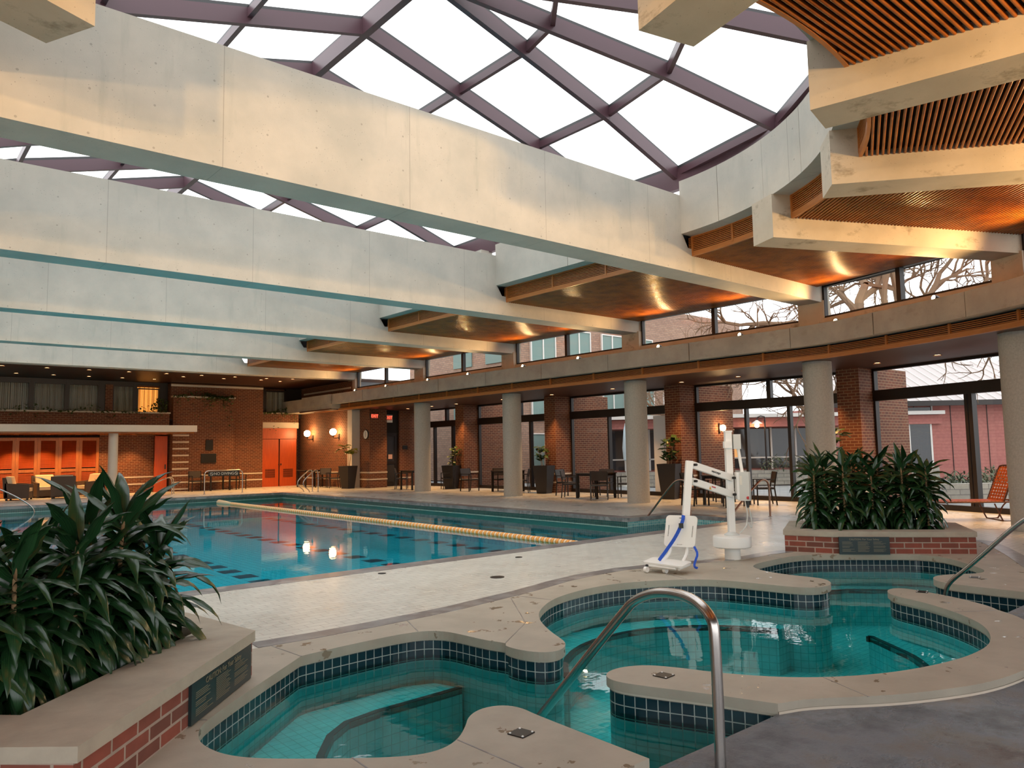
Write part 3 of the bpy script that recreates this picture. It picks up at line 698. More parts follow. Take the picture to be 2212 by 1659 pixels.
# pool shell
pw_ = MB().wall([(13.9, 8.9), (13.9, 10.8), (12.5, 10.95)], -1.0, -.08, flip=False).wall([(-.85, 28.6), (-.85, 8.9), (13.9, 8.9)], -1.0, -.08)
struct(pw_.build('pool_wall', 'tile_aqua'))
struct(MB().wall([(12.5, 10.95), (12.5, 28.6), (-.85, 28.6)], -.19, -.08).build('pool_wall_band', 'tile_green'))
struct(MB().wall([(12.5, 10.95), (12.5, 28.6), (-.85, 28.6)], -1.0, -.19).build('pool_wall', 'tile_aqua'))
struct(MB().sheet(POOL, -.85).build('pool_floor', 'tile_pool'))
struct(MB().box(12.13, 12.19, 10.95, 28.25, -.5, -.465).box(-.85, 12.15, 28.18, 28.24, -.5, -.465).box(12.47, 12.5, 10.95, 28.6, -.33, -.2).box(-.85, 12.5, 28.57, 28.6, -.33, -.2).build('trim_nosing', 'band'))
struct(MB().box(12.15, 12.5, 10.95, 28.6, -.85, -.48).box(-.85, 12.5, 28.2, 28.6, -.85, -.48).build('pool_ledge', 'tile_pool'))
struct(MB().box(12.5, 13.9, 9.6, 10.9, -.85, -.34).box(12.5, 13.9, 9.3, 9.7, -.85, -.55).build('pool_step', 'tile_pool'))
ln = MB()
for x in (5.72, 8.55, 11.4, 2.9, .1):
    y = 9.6
    while y < 27.8: ln.box(x - .19, x + .19, y, y + .42, -.85, -.845); y += .83
struct(ln.build('trim_lane_tiles', 'lane'))
struct(MB().sheet(POOL, -.2).build('water_pool', 'pool_water'), 'turquoise pool water')
# ------------------------------------------------------------------ end of the hall
bb = lambda *a: MB().box(*a)
def bandrow(parent, x0, x1, y):
    m_ = MB()
    for z in (.33, .62): m_.box(x0, x1, y - .015, y + .01, z, z + .055)
    m_.build('stone_band', 'band', parent, world=True)
wl = struct(bb(9.0, 9.45, 34.5, 34.8, 0, 2.8).box(7.27, 9.0, 34.5, 34.8, 0, 2.8).build('wall_far', 'brick_in'), 'brick wall under the balcony'); bandrow(wl, 7.6, 9.4, 34.5)
wl = struct(bb(9.93, 14.0, 34.3, 35.4, 0, 4.62).build('wall_tower', 'brick_in'), 'tall brick wall block beside the red doors'); bandrow(wl, 10.0, 14.0, 34.3)
m_ = MB().box(9.93, 14.0, 34.28, 34.4, 4.5, 4.58); m_.build('stone_band', 'band', wl, world=True)
wl = struct(bb(9.95, 12.56, 34.0, 34.3, 0, 4.0).build('wall_tower_front', 'brick_in'), 'lower brick bay with trailing vines on its ledge'); bandrow(wl, 10.6, 12.56, 34.0)
m_ = MB().box(9.93, 12.6, 33.97, 34.3, 4.0, 4.07); 
for q in range(9): m_.box(9.95, 10.62, 33.985, 34.05, .06 + q * .285, .12 + q * .285)
m_.build('stone_band', 'band', wl, world=True)
struct(bb(14.0, 15.85, 34.5, 34.8, 2.71, 2.99).build('wall_lintel', 'band'), 'pale concrete lintel over the red doors')
struct(bb(14.0, 15.85, 34.52, 34.8, 2.99, 3.40).box(14.0, 15.85, 34.8, 35.0, 0, 2.7).build('wall_far_door', 'brick_in'))
struct(bb(14.0, 15.85, 34.48, 34.62, 3.40, 3.45).build('trim_parapet_cap', 'band'))
gw = struct(bb(16.12, 16.4, 29.75, 34.9, 0, 4.64).build('wall_globe', 'brick_in'), 'brick side wall carrying two globe lamps')
m_ = MB()
for z in (.33, .62): m_.box(16.105, 16.13, 29.9, 34.5, z, z + .055)
m_.box(16.1, 16.13, 29.8, 34.5, 4.3, 4.38); m_.build('stone_band', 'band', gw, world=True)
struct(bb(16.02, 16.45, 29.55, 29.95, 0, 3.35).build('wall_pilaster', 'conc_light'))
pr = struct(bb(16.4, 17.25, 28.7, 29.6, 0, 3.35).build('wall_end_pier', 'brick_in'), 'brick end pier with round wall clock'); m_ = MB()
for z in (.33, .62): m_.box(16.385, 17.265, 28.685, 29.6, z, z + .055)
m_.build('stone_band', 'band', pr, world=True)
wl = struct(bb(18.2, 19.2, 29.2, 29.5, 0, 3.35).build('wall_gallery_end', 'brick_in')); bandrow(wl, 18.2, 18.9, 29.2)
struct(bb(17.25, 18.2, 29.3, 29.5, 2.35, 3.35).build('wall_over_exit', 'dark'))
struct(bb(15.2, 19.4, 29.8, 34.9, 3.4, 3.98).build('gallery_roof_end', 'conc_fascia'))
struct(bb(15.15, 16.12, 29.85, 32.9, 3.36, 3.41).build('gallery_ceiling_end', 'boards'))
struct(bb(15.12, 15.3, 29.86, 32.6, 3.6, 4.03).build('fascia_panel_end', 'conc_fascia'))
struct(bb(15.55, 15.63, 29.86, 32.2, 3.33, 3.42).build('trim_rail_end', 'trimwood'))
struct(bb(16.3, 16.5, 29.85, 34.9, 3.98, 5.2).build('wall_clerestory_end', 'brick_in'))
struct(bb(-7.6, 19.4, 30.12, 36.2, 4.65, 4.8).build('ceiling_far', 'boards'), 'dark timber soffit with rows of downlights')
struct(bb(-7.6, 19.4, 35.6, 35.9, 0, 4.8).build('wall_back', 'brick_in'))
struct(bb(-7.8, -7.55, 3, 36, 0, 5.2).build('wall_left', 'brick_in'))
# balcony
bp = struct(bb(-5, 9.72, 33.7, 33.9, 2.70, 3.27).build('wall_balcony', 'brick_in'), 'brick balcony parapet with ivy')
MB().box(-5, 9.75, 33.66, 33.95, 3.27, 3.33).build('stone_band', 'band', bp, world=True)
struct(bb(-5, 10.28, 31.9, 34.6, 2.46, 2.72).build('canopy_slab', 'conc_light'), 'pale concrete canopy edge over the lounge')
struct(bb(-5, 10.2, 32.0, 34.5, 2.40, 2.46).build('ceiling_canopy', 'slat'))
struct(bb(-5, 9.9, 33.9, 35.0, 3.0, 3.05).build('floor_balcony', 'soil'))
for x0, x1, m_ in ((3.0, 4.84, 'curtain'), (4.92, 6.06, 'curtain'), (6.13, 7.26, 'curtain'), (7.5, 7.76, None), (7.76, 8.6, 'curtain'), (8.7, 9.6, 'curtain_lit'), (14.3, 15.3, 'curtain')):
    wn += 1
    if m_ is None:
        struct(bb(7.48, 7.76, 34.7, 34.9, 3.3, 4.5).build('wall_window_pier', 'brick_in')); continue
    rt_ = window('window_%d' % wn, (x0, 34.8), (x1, 34.8), 3.3, 4.5 if m_ != 'curtain_lit' else 4.4, fw_=.05)
    cu = MB(); n = 60
    pts = [(x0 + (x1 - x0) * i / n, 34.95 + .03 * math.sin(i * 1.9 + x0)) for i in range(n + 1)]; cu.wall(pts, 3.3, 4.45)
    o = cu.build('curtain', m_, smooth=80); tag(o, {'curtain_lit': 'glowing amber curtain in the lit upper window'}.get(m_, ['grey sheer curtain behind the upper window farthest left', 'grey sheer curtain in the second upper window from the left', 'grey sheer curtain in the third upper window from the left', '', 'grey sheer curtain next to the amber lit one', '', 'dark sheer curtain above the red double doors'][[3.0, 4.92, 6.13, 7.5, 7.76, 8.7, 14.3].index(x0)]), 'curtain')
struct(bb(-5, 9.93, 34.78, 34.9, 4.5, 4.66).box(9.6, 9.93, 34.75, 34.9, 3.0, 4.6).box(4.84, 4.92, 34.75, 34.9, 3.2, 4.6).box(6.06, 6.13, 34.75, 34.9, 3.2, 4.6).box(7.26, 7.48, 34.75, 34.9, 3.2, 4.6).box(8.6, 8.7, 34.75, 34.9, 3.2, 4.6).box(14, 14.3, 34.75, 34.9, 3.2, 4.6).box(15.3, 16.1, 34.75, 34.9, 3.2, 4.6).build('wall_upper_frames', 'frame'))
# doors
dn = 0
for i in range(6):
    x0 = 2.96 + i * .715; dn += 1
    d = thing('door_%d' % dn, 'x', 'door', (x0 + .36, 34.5, 0)); d['kind'] = 'structure'
    d['label'] = ['louvred wood door', 'louvred wood door at the left edge of the photo', 'louvred wood door behind the armchair at left', 'louvred wood door behind the cream cushioned chair', 'louvred wood door lit brightest by the downlight', 'louvred wood door nearest the pale column'][i]
    f = MB(); f.box(-.355, -.25, -.05, .0, .02, 2.3).box(.25, .355, -.05, 0, .02, 2.3).box(-.25, .25, -.05, 0, .02, .2).box(-.25, .25, -.05, 0, .95, 1.07).box(-.25, .25, -.05, 0, 2.18, 2.3)
    f.build('door_frame', 'louver', d)
    s_ = MB(); z = .22
    while z < 2.16:
        if not (.93 < z < 1.08): s_.add([(-.25, -.045, z), (.25, -.045, z), (.25, -.005, z + .04), (-.25, -.005, z + .04)], [(0, 1, 2, 3)])
        z += .045
    s_.build('louver_slats', 'door_red', d)
    MB().box(-.355, .355, .0, .02, 0, 2.35).build('door_back', 'dark', d)
dn += 1; d = thing('door_%d' % dn, 'narrow red-brown door beside the stone-banded wall corner', 'door', (9.56, 34.3, 0)); d['kind'] = 'structure'
MB().box(-.24, .26, -.05, .05, 0, 2.35).build('door_panel', 'door_red', d); MB().box(.16, .2, -.09, -.05, .95, 1.15).build('handle', 'black', d)
dn += 1; d = thing('door_%d' % dn, 'bright red-orange double doors with louvre grilles at the bottom', 'door', (14.87, 34.5, 0)); d['kind'] = 'structure'
for sg, x0, x1 in ((-1, -.85, -.03), (1, .03, .85)):
    p = MB().box(x0, x1, -.05, 0, .0, 2.2).build('door_leaf', 'door_red', d)
    g = MB()
    for q in range(9): g.box((x0 + x1) / 2 - .24, (x0 + x1) / 2 + .24, -.062, -.05, .42 + q * .045, .44 + q * .045)
    g.build('grille', 'boards', p)
MB().box(-.86, .86, -.05, 0, 2.22, 2.5).build('transom_panel', 'door_red', d); MB().box(-.86, .86, 0, .03, 0, 2.71).build('door_back', 'dark', d)
MB().box(-.86, .86, -.05, 0, 2.5, 2.71).build('head_board', 'door_red', d)
MB().box(-.05, -.0, -.12, -.05, 1.0, 1.03).box(.06, .1, -.10, -.05, .98, 1.06).build('handle', 'black', d)
dn += 1; d = thing('door_%d' % dn, 'dark framed glass exit door with pink paper notice', 'door', (17.72, 29.35, 0)); d['kind'] = 'structure'
MB().box(-.46, -.36, -.05, .0, 0, 2.35).box(.3, .47, -.05, 0, 0, 2.35).box(-.36, .3, -.05, 0, 0, .2).box(-.36, .3, -.05, 0, 2.2, 2.35).box(-.36, .3, -.06, 0, .98, 1.1).build('door_frame', 'frame', d)
MB().box(-.36, .3, -.03, -.02, .2, 2.2).build('pane', 'win_dark', d); MB().box(-.05, .15, -.07, -.06, 1.2, 1.4).build('notice', 'paper', d)
# canopy column
o = MB().lathe([(.17, 0), (.17, 2.46)], (0, 0, 0), 32).build('round_column', 'conc_light', origin=(0, 0, 0), smooth=True); o.location = (7.28, 32.3, 0); struct(o); tag(o, 'slim pale column holding the lounge canopy', 'column')
# ------------------------------------------------------------------ lamps
def downlight(i, x, y, z, power, label, group, size=110):
    if i == 0:
        t = thing('downlight', label, 'downlight', (x, y, z), 0, group)
        MB().lathe([(.085, -.012), (.085, 0), (.06, 0), (.06, -.012)], n=20).build('trim_ring', 'trimwood', t); MB().lathe([(0, -.006), (.06, -.006)], n=20).build('lens', 'lamp', t); downlight.t = t
    else: t = dup(downlight.t, (x, y, z), 0, label, group)
    if power: spot('downlight_beam', (x, y, z - .03), (x, y, 0), power, size)
    return t
G1 = 'downlights in the dark far soffit'; i = 0
for q in range(9): downlight(i, 3.42 + 1.32 * (q - 1), 30.68, 4.645, 40 if q % 3 == 1 else 0, 'small recessed downlight in the nearer row of the dark far soffit', G1); i += 1
for q in range(6): downlight(i, 4.15 + 1.2 * (q - 1), 33.2, 4.645, 0, 'small recessed downlight in the rear row of the dark far soffit', G1); i += 1
for x, y in ((9.6, 31.58), (11.2, 31.56), (12.72, 31.4), (13.67, 31.65), (13.67, 30.38)): downlight(i, x, y, 4.645, 520 if x in (12.72, 13.67) else 110, 'recessed downlight in the far soffit before the brick tower', G1); i += 1
G2 = 'downlights in the gallery ceiling'
for y in (27.8, 25.97, 24.27, 21.4, 18.77, 16.0, 13.36, 11.5, 9.6): downlight(i, 17.75, y, 3.345, 300, 'recessed downlight in the dark gallery ceiling over the window side', G2, 88); i += 1
for a in (-3.5, -11, -19, -27, -36): x, y = P(12.0, a); downlight(i, x, y, 3.345, 260, 'recessed downlight in the dark gallery ceiling above the lounge chair', G2, 88); i += 1
for a in (-70, -97, -122, -148): x, y = P(11.2, a); downlight(i, x, y, 3.345, 45, 'recessed downlight in the gallery ceiling behind the viewer', G2); i += 1
G3 = 'downlights under the lounge canopy'
for q in range(6): downlight(i, 3.3 + 1.02 * q, 33.85, 2.40, 200, 'downlight under the canopy shining on the louvred doors', G3, 95); i += 1
for x in (8.2, 9.4): downlight(i, x, 33.3, 2.40, 40, 'downlight under the canopy in front of the brick wall', G3); i += 1
# uplights on the gallery ledge
up_t = thing('ledge_uplight', 'warm spotlight on the ledge nearest the viewer, right of the bare tree window', 'spotlight', (0, 0, 0), 0, 'uplights on the gallery ledge')
MB().box(-.05, .05, -.05, .05, 0, .02).box(-.012, .012, -.012, .012, .02, .07).build('stand', 'frame', up_t)
MB().lathe([(.05, -.05), (.06, .06), (.045, .06), (.04, -.03)], (0, 0, .13), 18, Matrix.Rotation(1.35, 3, 'Y')).build('lamp_housing', 'frame', up_t, smooth=True)
MB().lathe([(0, .055), (.045, .055)], (0, 0, .13), 18, Matrix.Rotation(1.35, 3, 'Y')).build('lens', 'lamp', up_t)
ul = [(15.68, y) for y in (28.6, 26.1, 23.15, 20.7, 17.84, 15.4, 12.46, 10.04, 7.7)] + [P(9.75, -20), P(9.75, -33), P(9.75, -46), P(9.75, -59), P(9.75, -85), P(9.75, -110), P(9.75, -137), P(9.75, -163)]
ull = ['farthest ledge spotlight, at the dark brick corner', 'ledge spotlight below the farthest clerestory pane', 'ledge spotlight at the pilaster right of the farthest clerestory pane', 'ledge spotlight under the mullion of the second clerestory bay from the far end',
       'ledge spotlight at the left foot of the third clerestory bay from the far end', 'faint ledge spotlight under the middle of the third clerestory bay', 'ledge spotlight left of the mullion in the white clerestory bay', 'ledge spotlight right of the mullion in the white clerestory bay',
       'brightest star-like ledge spotlight at the corner of the window with thick branches', 'ledge spotlight under the window with thick bare branches'] + ['ledge spotlight on the apse behind the right edge of the photo'] * 7
for j, (x, y) in enumerate(ul):
    az = math.atan2(CY - y, CX - x) if y < CY else PI
    t = up_t if j == 0 else dup(up_t, (0, 0, 0), 0)
    t.location = (x, y, 3.98 if False else 4.03 if False else 3.98); t.rotation_euler = (0, 0, az); t['label'] = ull[j]
    dx, dy = math.cos(az), math.sin(az)
    spot('ledge_uplight_beam', (x + dx * .08, y + dy * .08, 4.27), (x + dx * 1.5, y + dy * 1.5, 5.2), 190 if j < 10 else (300 if j < 12 else 520), 150, (1, .60, .24), .9, .05)
for x, y in [(CX - 9.9, yy) for yy in (27.2, 21.85, 16.5, 11.2)]:
    spot('ledge_uplight_beam', (x, y, 4.27), (x + 1.5, y, 5.2), 190, 150, (1, .60, .24), .9, .05)
# globes
gt = thing('globe_sconce', 'glowing opal globe wall lamp nearer the red doors', 'wall lamp', (16.12, 33.3, 0), 0)
MB().box(-.04, 0, -.06, .06, 2.12, 2.36).build('wall_plate', 'frame', gt)
MB().tube([(-.02, 0, 2.2), (-.14, 0, 2.16), (-.27, 0, 2.17), (-.30, 0, 2.24)], .018).lathe([(.05, 2.24), (.07, 2.29)], (-.3, 0, 0)).build('bracket', 'frame', gt, smooth=True)
MB().lathe([(.15 * math.sin(PI * q / 14), 2.44 - .15 * math.cos(PI * q / 14)) for q in range(15)], (-.3, 0, 0), 28).build('globe', 'globe', gt, smooth=True)
gt.location = (16.12, 33.5, 0); g2 = dup(gt, (16.12, 30.9, 0), 0, 'glowing opal globe wall lamp above the yellow-leaved potted plant')
# exit signs, clock, plaques
e = thing('exit_sign', 'red lit EXIT sign on the brick pier above the wall clock', 'exit sign', (16.6, 28.66, 3.05))
MB().box(-.19, .19, -.04, .03, -.12, .12).build('housing', 'bronze', e); MB().box(-.17, .17, -.045, -.04, -.1, .1).build('face', 'exit_bg', e); text('EXIT', .17, 'exit', e, (0, -.05, 0), (PI / 2, 0, 0))
e = thing('exit_sign', 'red lit EXIT sign hung above the glass exit door', 'exit sign', (17.5, 29.0, 2.98))
MB().box(-.2, .2, -.03, .03, -.18, .15).build('housing', 'white', e); MB().box(-.18, .18, -.035, -.03, -.08, .13).build('face', 'exit_bg', e); text('EXIT', .18, 'exit', e, (0, -.04, .03), (PI / 2, 0, 0)); MB().box(-.01, .01, -.01, .01, .15, .37).build('hanger', 'frame', e)
c = thing('wall_clock', 'round wall clock with black rim on the brick end pier', 'clock', (16.39, 28.95, 2.27), -PI / 2)
RY = Matrix.Rotation(PI / 2, 3, 'X')
MB().lathe([(.2, 0), (.21, .03), (.19, .05), (.18, .045), (.18, 0)], (0, 0, 0), 36, RY).build('rim', 'black', c, smooth=True); MB().lathe([(.182, .02), (.182, .0475)], (0, 0, 0), 36, RY).build('dial', 'clockface', c)
MB().box(-.006, .006, -.056, -.05, -.02, .13).box(-.006, .006, -.056, -.05, -.1, .01).build('hand', 'black', c)
for nm, lb, (x0, x1, z0, z1) in (('memorial_plaque', 'small dark metal plaque, upper of the two on the brick bay', (11.32, 11.63, 1.73, 2.17)), ('memorial_plaque', 'wide dark metal plaque, lower of the two on the brick bay', (11.13, 11.78, 1.18, 1.57))):
    p = MB().box(x0, x1, 33.95, 34.0, z0, z1).build(nm, 'bronze'); tag(p, lb, 'plaque')
p = MB().box(18.35, 18.6, 29.17, 29.2, 1.62, 1.78).build('room_sign', 'bronze'); tag(p, 'small dark sign on the brick at the gallery end', 'sign')
# NO DIVING barrier
nb = thing('no_diving_barrier', 'stainless hoop barrier with a NO DIVING board by the far pool edge', 'barrier', (10.79, 30.22, 0))
MB().tube([(-.74, 0, 0), (-.74, 0, .78), (-.7, 0, .86), (-.62, 0, .9), (.62, 0, .9), (.7, 0, .86), (.74, 0, .78), (.74, 0, 0)], .022, 10).build('hoop', 'steel', nb, smooth=True)
bd = MB().box(-.6, .6, -.012, .012, .68, .87).build('board', 'black', nb); text('NO DIVING', .15, 'clockface', nb, (0, -.02, .775), (PI / 2, 0, 0))
for sx in (-.48, .48):
    s_ = MB(); n = 20
    for q in range(n): 
        a, b = 2 * PI * q / n, 2 * PI * (q + 1) / n; s_.bar((sx + .06 * math.cos(a), -.018, .775 + .06 * math.sin(a)), (sx + .06 * math.cos(b), -.018, .775 + .06 * math.sin(b)), .01, .01)
    s_.bar((sx - .04, -.018, .815), (sx + .04, -.018, .735), .01, .01).bar((sx - .02, -.018, .79), (sx + .025, -.018, .765), .02, .012); s_.build('pictogram', 'clockface', nb)
for sx in (-.74, .74): MB().lathe([(.045, 0), (.045, .012), (.025, .02)], (sx, 0, 0), 16).build('floor_flange', 'steel', nb)
# ------------------------------------------------------------------ rails
def smooth3(pts, it=2):
    for _ in range(it):
        Q = [pts[0]]
        for a, b in zip(pts, pts[1:]): Q.append(tuple(a[j] * .75 + b[j] * .25 for j in range(3))); Q.append(tuple(a[j] * .25 + b[j] * .75 for j in range(3)))
        Q.append(pts[-1]); pts = Q
    return pts
def rail(name, label, pts, r=.021, cat='handrail', flange=True, group=None, m_='steel'):
    o0 = Vector(pts[0]); t = thing(name, label, cat, o0, 0, group)
    MB().tube([Vector(p) - o0 for p in smooth3(pts, 3)], r, 16).build('tube', m_, t, smooth=True)
    if flange: MB().lathe([(r * 2.1, 0), (r * 2.1, .01), (r * 1.2, .016)], (0, 0, 0), 20).build('floor_flange', 'steel', t, smooth=True)
    return t
rail('handrail', 'brushed steel handrail arching over the near spa steps', [(3.242, 2.291, -.10), (3.24, 2.29, .56), (3.245, 2.31, .66), (3.31, 2.48, .725), (3.37, 2.74, .71), (3.40, 2.93, .64), (3.415, 3.03, .56), (3.40, 3.80, -.25), (3.40, 4.0, -.45)], .028, flange=False)
rail('handrail', 'brushed steel handrail rising out of the right spa steps to the right edge', [(8.33, 2.26, -.06), (8.33, 2.27, .72), (8.335, 2.30, .80), (8.37, 2.42, .77), (8.46, 2.95, .25), (8.49, 3.13, .10), (8.50, 3.20, -.02), (8.50, 3.22, -.45)], .022)
rail('handrail', 'bronze-tinted handrail left of the pool lift, over the corner pool steps', [(13.37, 9.98, .0) if False else (13.37, 10.95, -.0) if False else (13.365, 9.95, -.34), (13.37, 9.96, .66), (13.36, 10.03, .78), (13.33, 10.2, .81), (13.3, 10.36, .72), (13.24, 10.97, .02), (13.17, 11.14, -.17), (13.1, 11.2, -.2)], .021, flange=False, m_='steel_b')
rail('handrail', 'handrail right of the pool lift with its foot on the deck', [(14.675, 8.876, 0), (14.67, 8.87, .62), (14.6, 8.86, .75), (14.45, 8.87, .80), (14.3, 8.9, .74), (13.42, 9.05, .06), (13.35, 9.08, -.3)], .021, m_='steel_b')
t = thing('pool_ladder', 'stainless pool ladder rails curling out of the water before the globe lamps', 'pool ladder', (13.3, 28.4, 0))
for dy in (-.25, .25):
    p = [(.35, dy, 0), (.35, dy, .76), (.3, dy, .85), (.2, dy, .86), (-.1, dy, .62), (-.28, dy, .42), (-.26, dy, .24), (-.1, dy, .1), (-.02, dy, 0), (-.0, dy, -.1)] if False else [(.42, dy, 0), (.42, dy, .78), (.36, dy, .86), (.26, dy, .84), (-.15, dy, .5), (-.22, dy, .36), (-.14, dy, .2), (.02, dy, .1), (.06, dy, 0)]
    MB().tube(smooth3(p, 3), .02, 12).build('rail', 'steel', t, smooth=True)
    MB().lathe([(.04, 0), (.04, .012)], (.42, dy, 0), 14).build('floor_flange', 'steel', t)
t.location = (13.18, 28.05, 0)
rail('handrail', 'rear one of the two short steel handrails behind the dracaena', [(9.48, 32.1, 0), (9.47, 32.1, .55), (9.4, 32.05, .66), (9.2, 32.0, .66), (8.3, 31.75, .28), (8.1, 31.7, 0)], .022)
rail('handrail', 'front one of the two short steel handrails behind the dracaena', [(9.2, 31.4, 0), (9.2, 31.4, .55), (9.13, 31.36, .66), (8.95, 31.3, .66), (8.05, 31.05, .28), (7.85, 31.0, 0)], .022)
rail('handrail', 'steel handrail slanting down to the pool at the left edge', [(2.1, 29.2, 0), (2.1, 29.2, .8), (2.2, 29.15, .88), (2.5, 29.05, .85), (3.3, 28.75, .57), (4.15, 28.45, .0), (4.2, 28.4, -.3)], .022)
# lane rope
lr = thing('lane_rope', 'orange and cream lane rope of discs across the pool', 'lane rope', (9.7, 27.6, -.2))
MB().tube([(0, 0, .02), (0, -18.6, .02)], .008, 6).build('cable', 'steel', lr)
da, db = MB(), MB(); y = -1.2; n = 0
while y > -18.4 + 100 * .066:
    (da if n % 2 else db).lathe([(.02, -.028), (.05, -.026), (.062, -.008), (.062, .008), (.05, .026), (.02, .028)], (0, y, .02), 10, Matrix.Rotation(PI / 2, 3, 'X')); y -= .066; n += 1
da.build('orange_discs', 'orange_float', lr, smooth=True, kind='stuff'); db.build('cream_discs', 'cream_float', lr, smooth=True, kind='stuff')
o1 = MB().lathe([(.02, -.028), (.05, -.026), (.062, -.008), (.062, .008), (.05, .026), (.02, .028)], (0, 0, 0), 12, Matrix.Rotation(PI / 2, 3, 'X'))
oa = o1.build('float_disc', 'orange_float', lr, smooth=True); ob = o1.build('float_disc', 'cream_float', lr, smooth=True); oa['label'] = 'orange disc'; ob['label'] = 'cream disc'
for n in range(98):
    c2 = (oa if n % 2 else ob); c2 = c2 if n < 2 and False else c2.copy(); COL.objects.link(c2); c2.location = (0, y - n * .066, .02)
oa.location = (0, y - 98 * .066, .02); ob.location = (0, y - 99 * .066, .02)
MB().lathe([(0, -.12), (.07, -.08), (.09, 0), (.08, .5), (.05, 1.1), (.03, 1.2)], (0, 0, .03), 16, Matrix.Rotation(PI / 2, 3, 'X')).build('end_float', 'cream_float', lr, smooth=True)
# drains and depth plates
for x, y, r_, lb in ((5.78, 7.12, .085, 'round dark floor drain in the pale deck, larger one'), (4.96, 8.38, .05, 'small round drain near the pool edge'), (7.05, 8.2, .05, 'faint round deck cover left of the pool lift'), (13.2, 5.9, .12, 'dark drain cover behind the right planter')):
    d = MB().lathe([(r_, 0), (r_, .006), (r_ * .8, .008), (0, .008)], (x, y, 0), 24).build('floor_drain', 'bronze'); tag(d, lb, 'drain')
for x, y, rz_, lb in ((2.72, 3.17, .2, 'dark square depth plate on the coping tongue at the bottom'), (4.08, 3.30, .1, 'dark square depth plate on the middle coping tongue'), (8.2, 3.3, .3, 'dark square plate on the coping tongue at the right'), (9.46, 3.24, .3, 'dark square plate by the right handrail')):
    t = thing('depth_plate', lb, 'plate', (x, y, 0), rz_); MB().box(-.052, .052, -.052, .052, 0, .006).build('plate', 'bronze', t)
    for a in (-1, 1):
        for b in (-1, 1): MB().lathe([(.007, .006), (.005, .010), (0, .010)], (a * .042, b * .042, 0), 8).build('screw', 'white', t)
# ------------------------------------------------------------------ furniture
def make_chair():
    t = thing('dining_chair', 'x', 'chair', (0, 0, 0), 0)
    s_ = MB()
    for q in range(7): s_.box(-.21, .21, -.21 + q * .062, -.158 + q * .062, .43, .445)
    s_.build('seat', 'sling', t)
    b = MB(); b.add([(-.23, .19, .56), (.23, .19, .56), (.25, .27, .84), (-.25, .27, .84), (-.23, .205, .56), (.23, .205, .56), (.25, .285, .84), (-.25, .285, .84)], [(0, 1, 2, 3), (7, 6, 5, 4), (0, 4, 5, 1), (1, 5, 6, 2), (2, 6, 7, 3), (3, 7, 4, 0)]); b.build('backrest', 'sling', t)
    for sx in (-1, 1):
        MB().bar((sx * .25, -.22, 0), (sx * .25, -.22, .63), .03, .03, (0, 1, 0)).build('leg', 'chair', t)
        MB().bar((sx * .25, .25, 0), (sx * .25, .2, .45), .03, .03, (0, 1, 0)).bar((sx * .25, .2, .45), (sx * .25, .27, .83), .03, .03, (0, 1, 0)).build('leg', 'chair', t)
        MB().bar((sx * .25, -.24, .635), (sx * .25, .23, .64), .045, .022).build('armrest', 'chair', t)
    MB().box(-.25, .25, -.235, -.205, .40, .43).box(-.25, .25, .185, .215, .40, .43).box(-.265, -.235, -.22, .2, .40, .43).box(.235, .265, -.22, .2, .40, .43).build('seat_frame', 'chair', t)
    return t
def make_table(s_=.9):
    t = thing('dining_table', 'x', 'table', (0, 0, 0), 0)
    MB().box(-s_ / 2, s_ / 2, -s_ / 2, s_ / 2, .74, .765).build('tabletop', 'tabletop', t)
    for sx in (-1, 1):
        for sy in (-1, 1): MB().box(sx * (s_ / 2 - .05) - .03, sx * (s_ / 2 - .05) + .03, sy * (s_ / 2 - .05) - .03, sy * (s_ / 2 - .05) + .03, 0, .74).build('leg', 'chair', t)
    MB().box(-s_ / 2 + .05, s_ / 2 - .05, -s_ / 2 + .05, s_ / 2 - .05, .68, .74).build('apron', 'chair', t); return t
ch, tb = None, None
def put_chair(x, y, rz_, lb, g='dark patio chairs'):
    global ch
    if ch is None: ch = make_chair(); ch.location = (x, y, 0); ch.rotation_euler = (0, 0, rz_); ch['label'] = lb; ch['group'] = g; return ch
    return dup(ch, (x, y, 0), rz_, lb, g)
def put_table(x, y, rz_, lb):
    global tb
    if tb is None: tb = make_table(); tb.location = (x, y, 0); tb.rotation_euler = (0, 0, rz_); tb['label'] = lb; tb['group'] = 'dark square tables'; return tb
    return dup(tb, (x, y, 0), rz_, lb, 'dark square tables')
D = 'dark slatted armchair '
# chair faces -y locally (backrest at +y)
put_table(17.05, 16.15, 0, 'dark square table in front of the frosted glass, between the middle columns')
put_chair(16.62, 15.62, 2.3, D + 'with its back to the viewer at the table by the middle column')
put_chair(16.75, 16.95, .6, D + 'left of that table, turned to show its side'); put_chair(17.85, 16.6, -1.3, D + 'on the glass side of the table, mostly hidden')
put_chair(17.7, 15.5, -2.6, D + 'half hidden by the middle column at the table'); put_chair(17.5, 17.9, .2, D + 'left of the table beside the brick pier')
put_table(17.0, 11.5, 0, 'dark square table partly hidden by the pool lift arms')
put_chair(16.35, 12.0, 1.3, D + 'behind the upper lift arm'); put_chair(16.45, 10.9, 2.3, D + 'behind the lift mast'); put_chair(17.55, 10.75, -2.4, D + 'right of the lift control box, near the glass'); put_chair(17.9, 12.2, -.8, D + 'at the glass behind the lift mast')
put_table(17.9, 21.35, 0, 'small dark table left of the second column')
put_chair(17.3, 22.85, .1, D + 'with open wire back right of the far pot'); put_chair(18.15, 22.0, -.3, D + 'standing before the dark glazed door'); put_chair(17.75, 20.4, -2.4, D + 'just right of the second column')
put_table(16.8, 25.8, 0, 'small dark table left of the far column')
put_chair(16.7, 26.65, .9, D + 'farthest along the gallery, by the brick end'); put_chair(17.75, 24.9, -2.0, D + 'right of the far column')
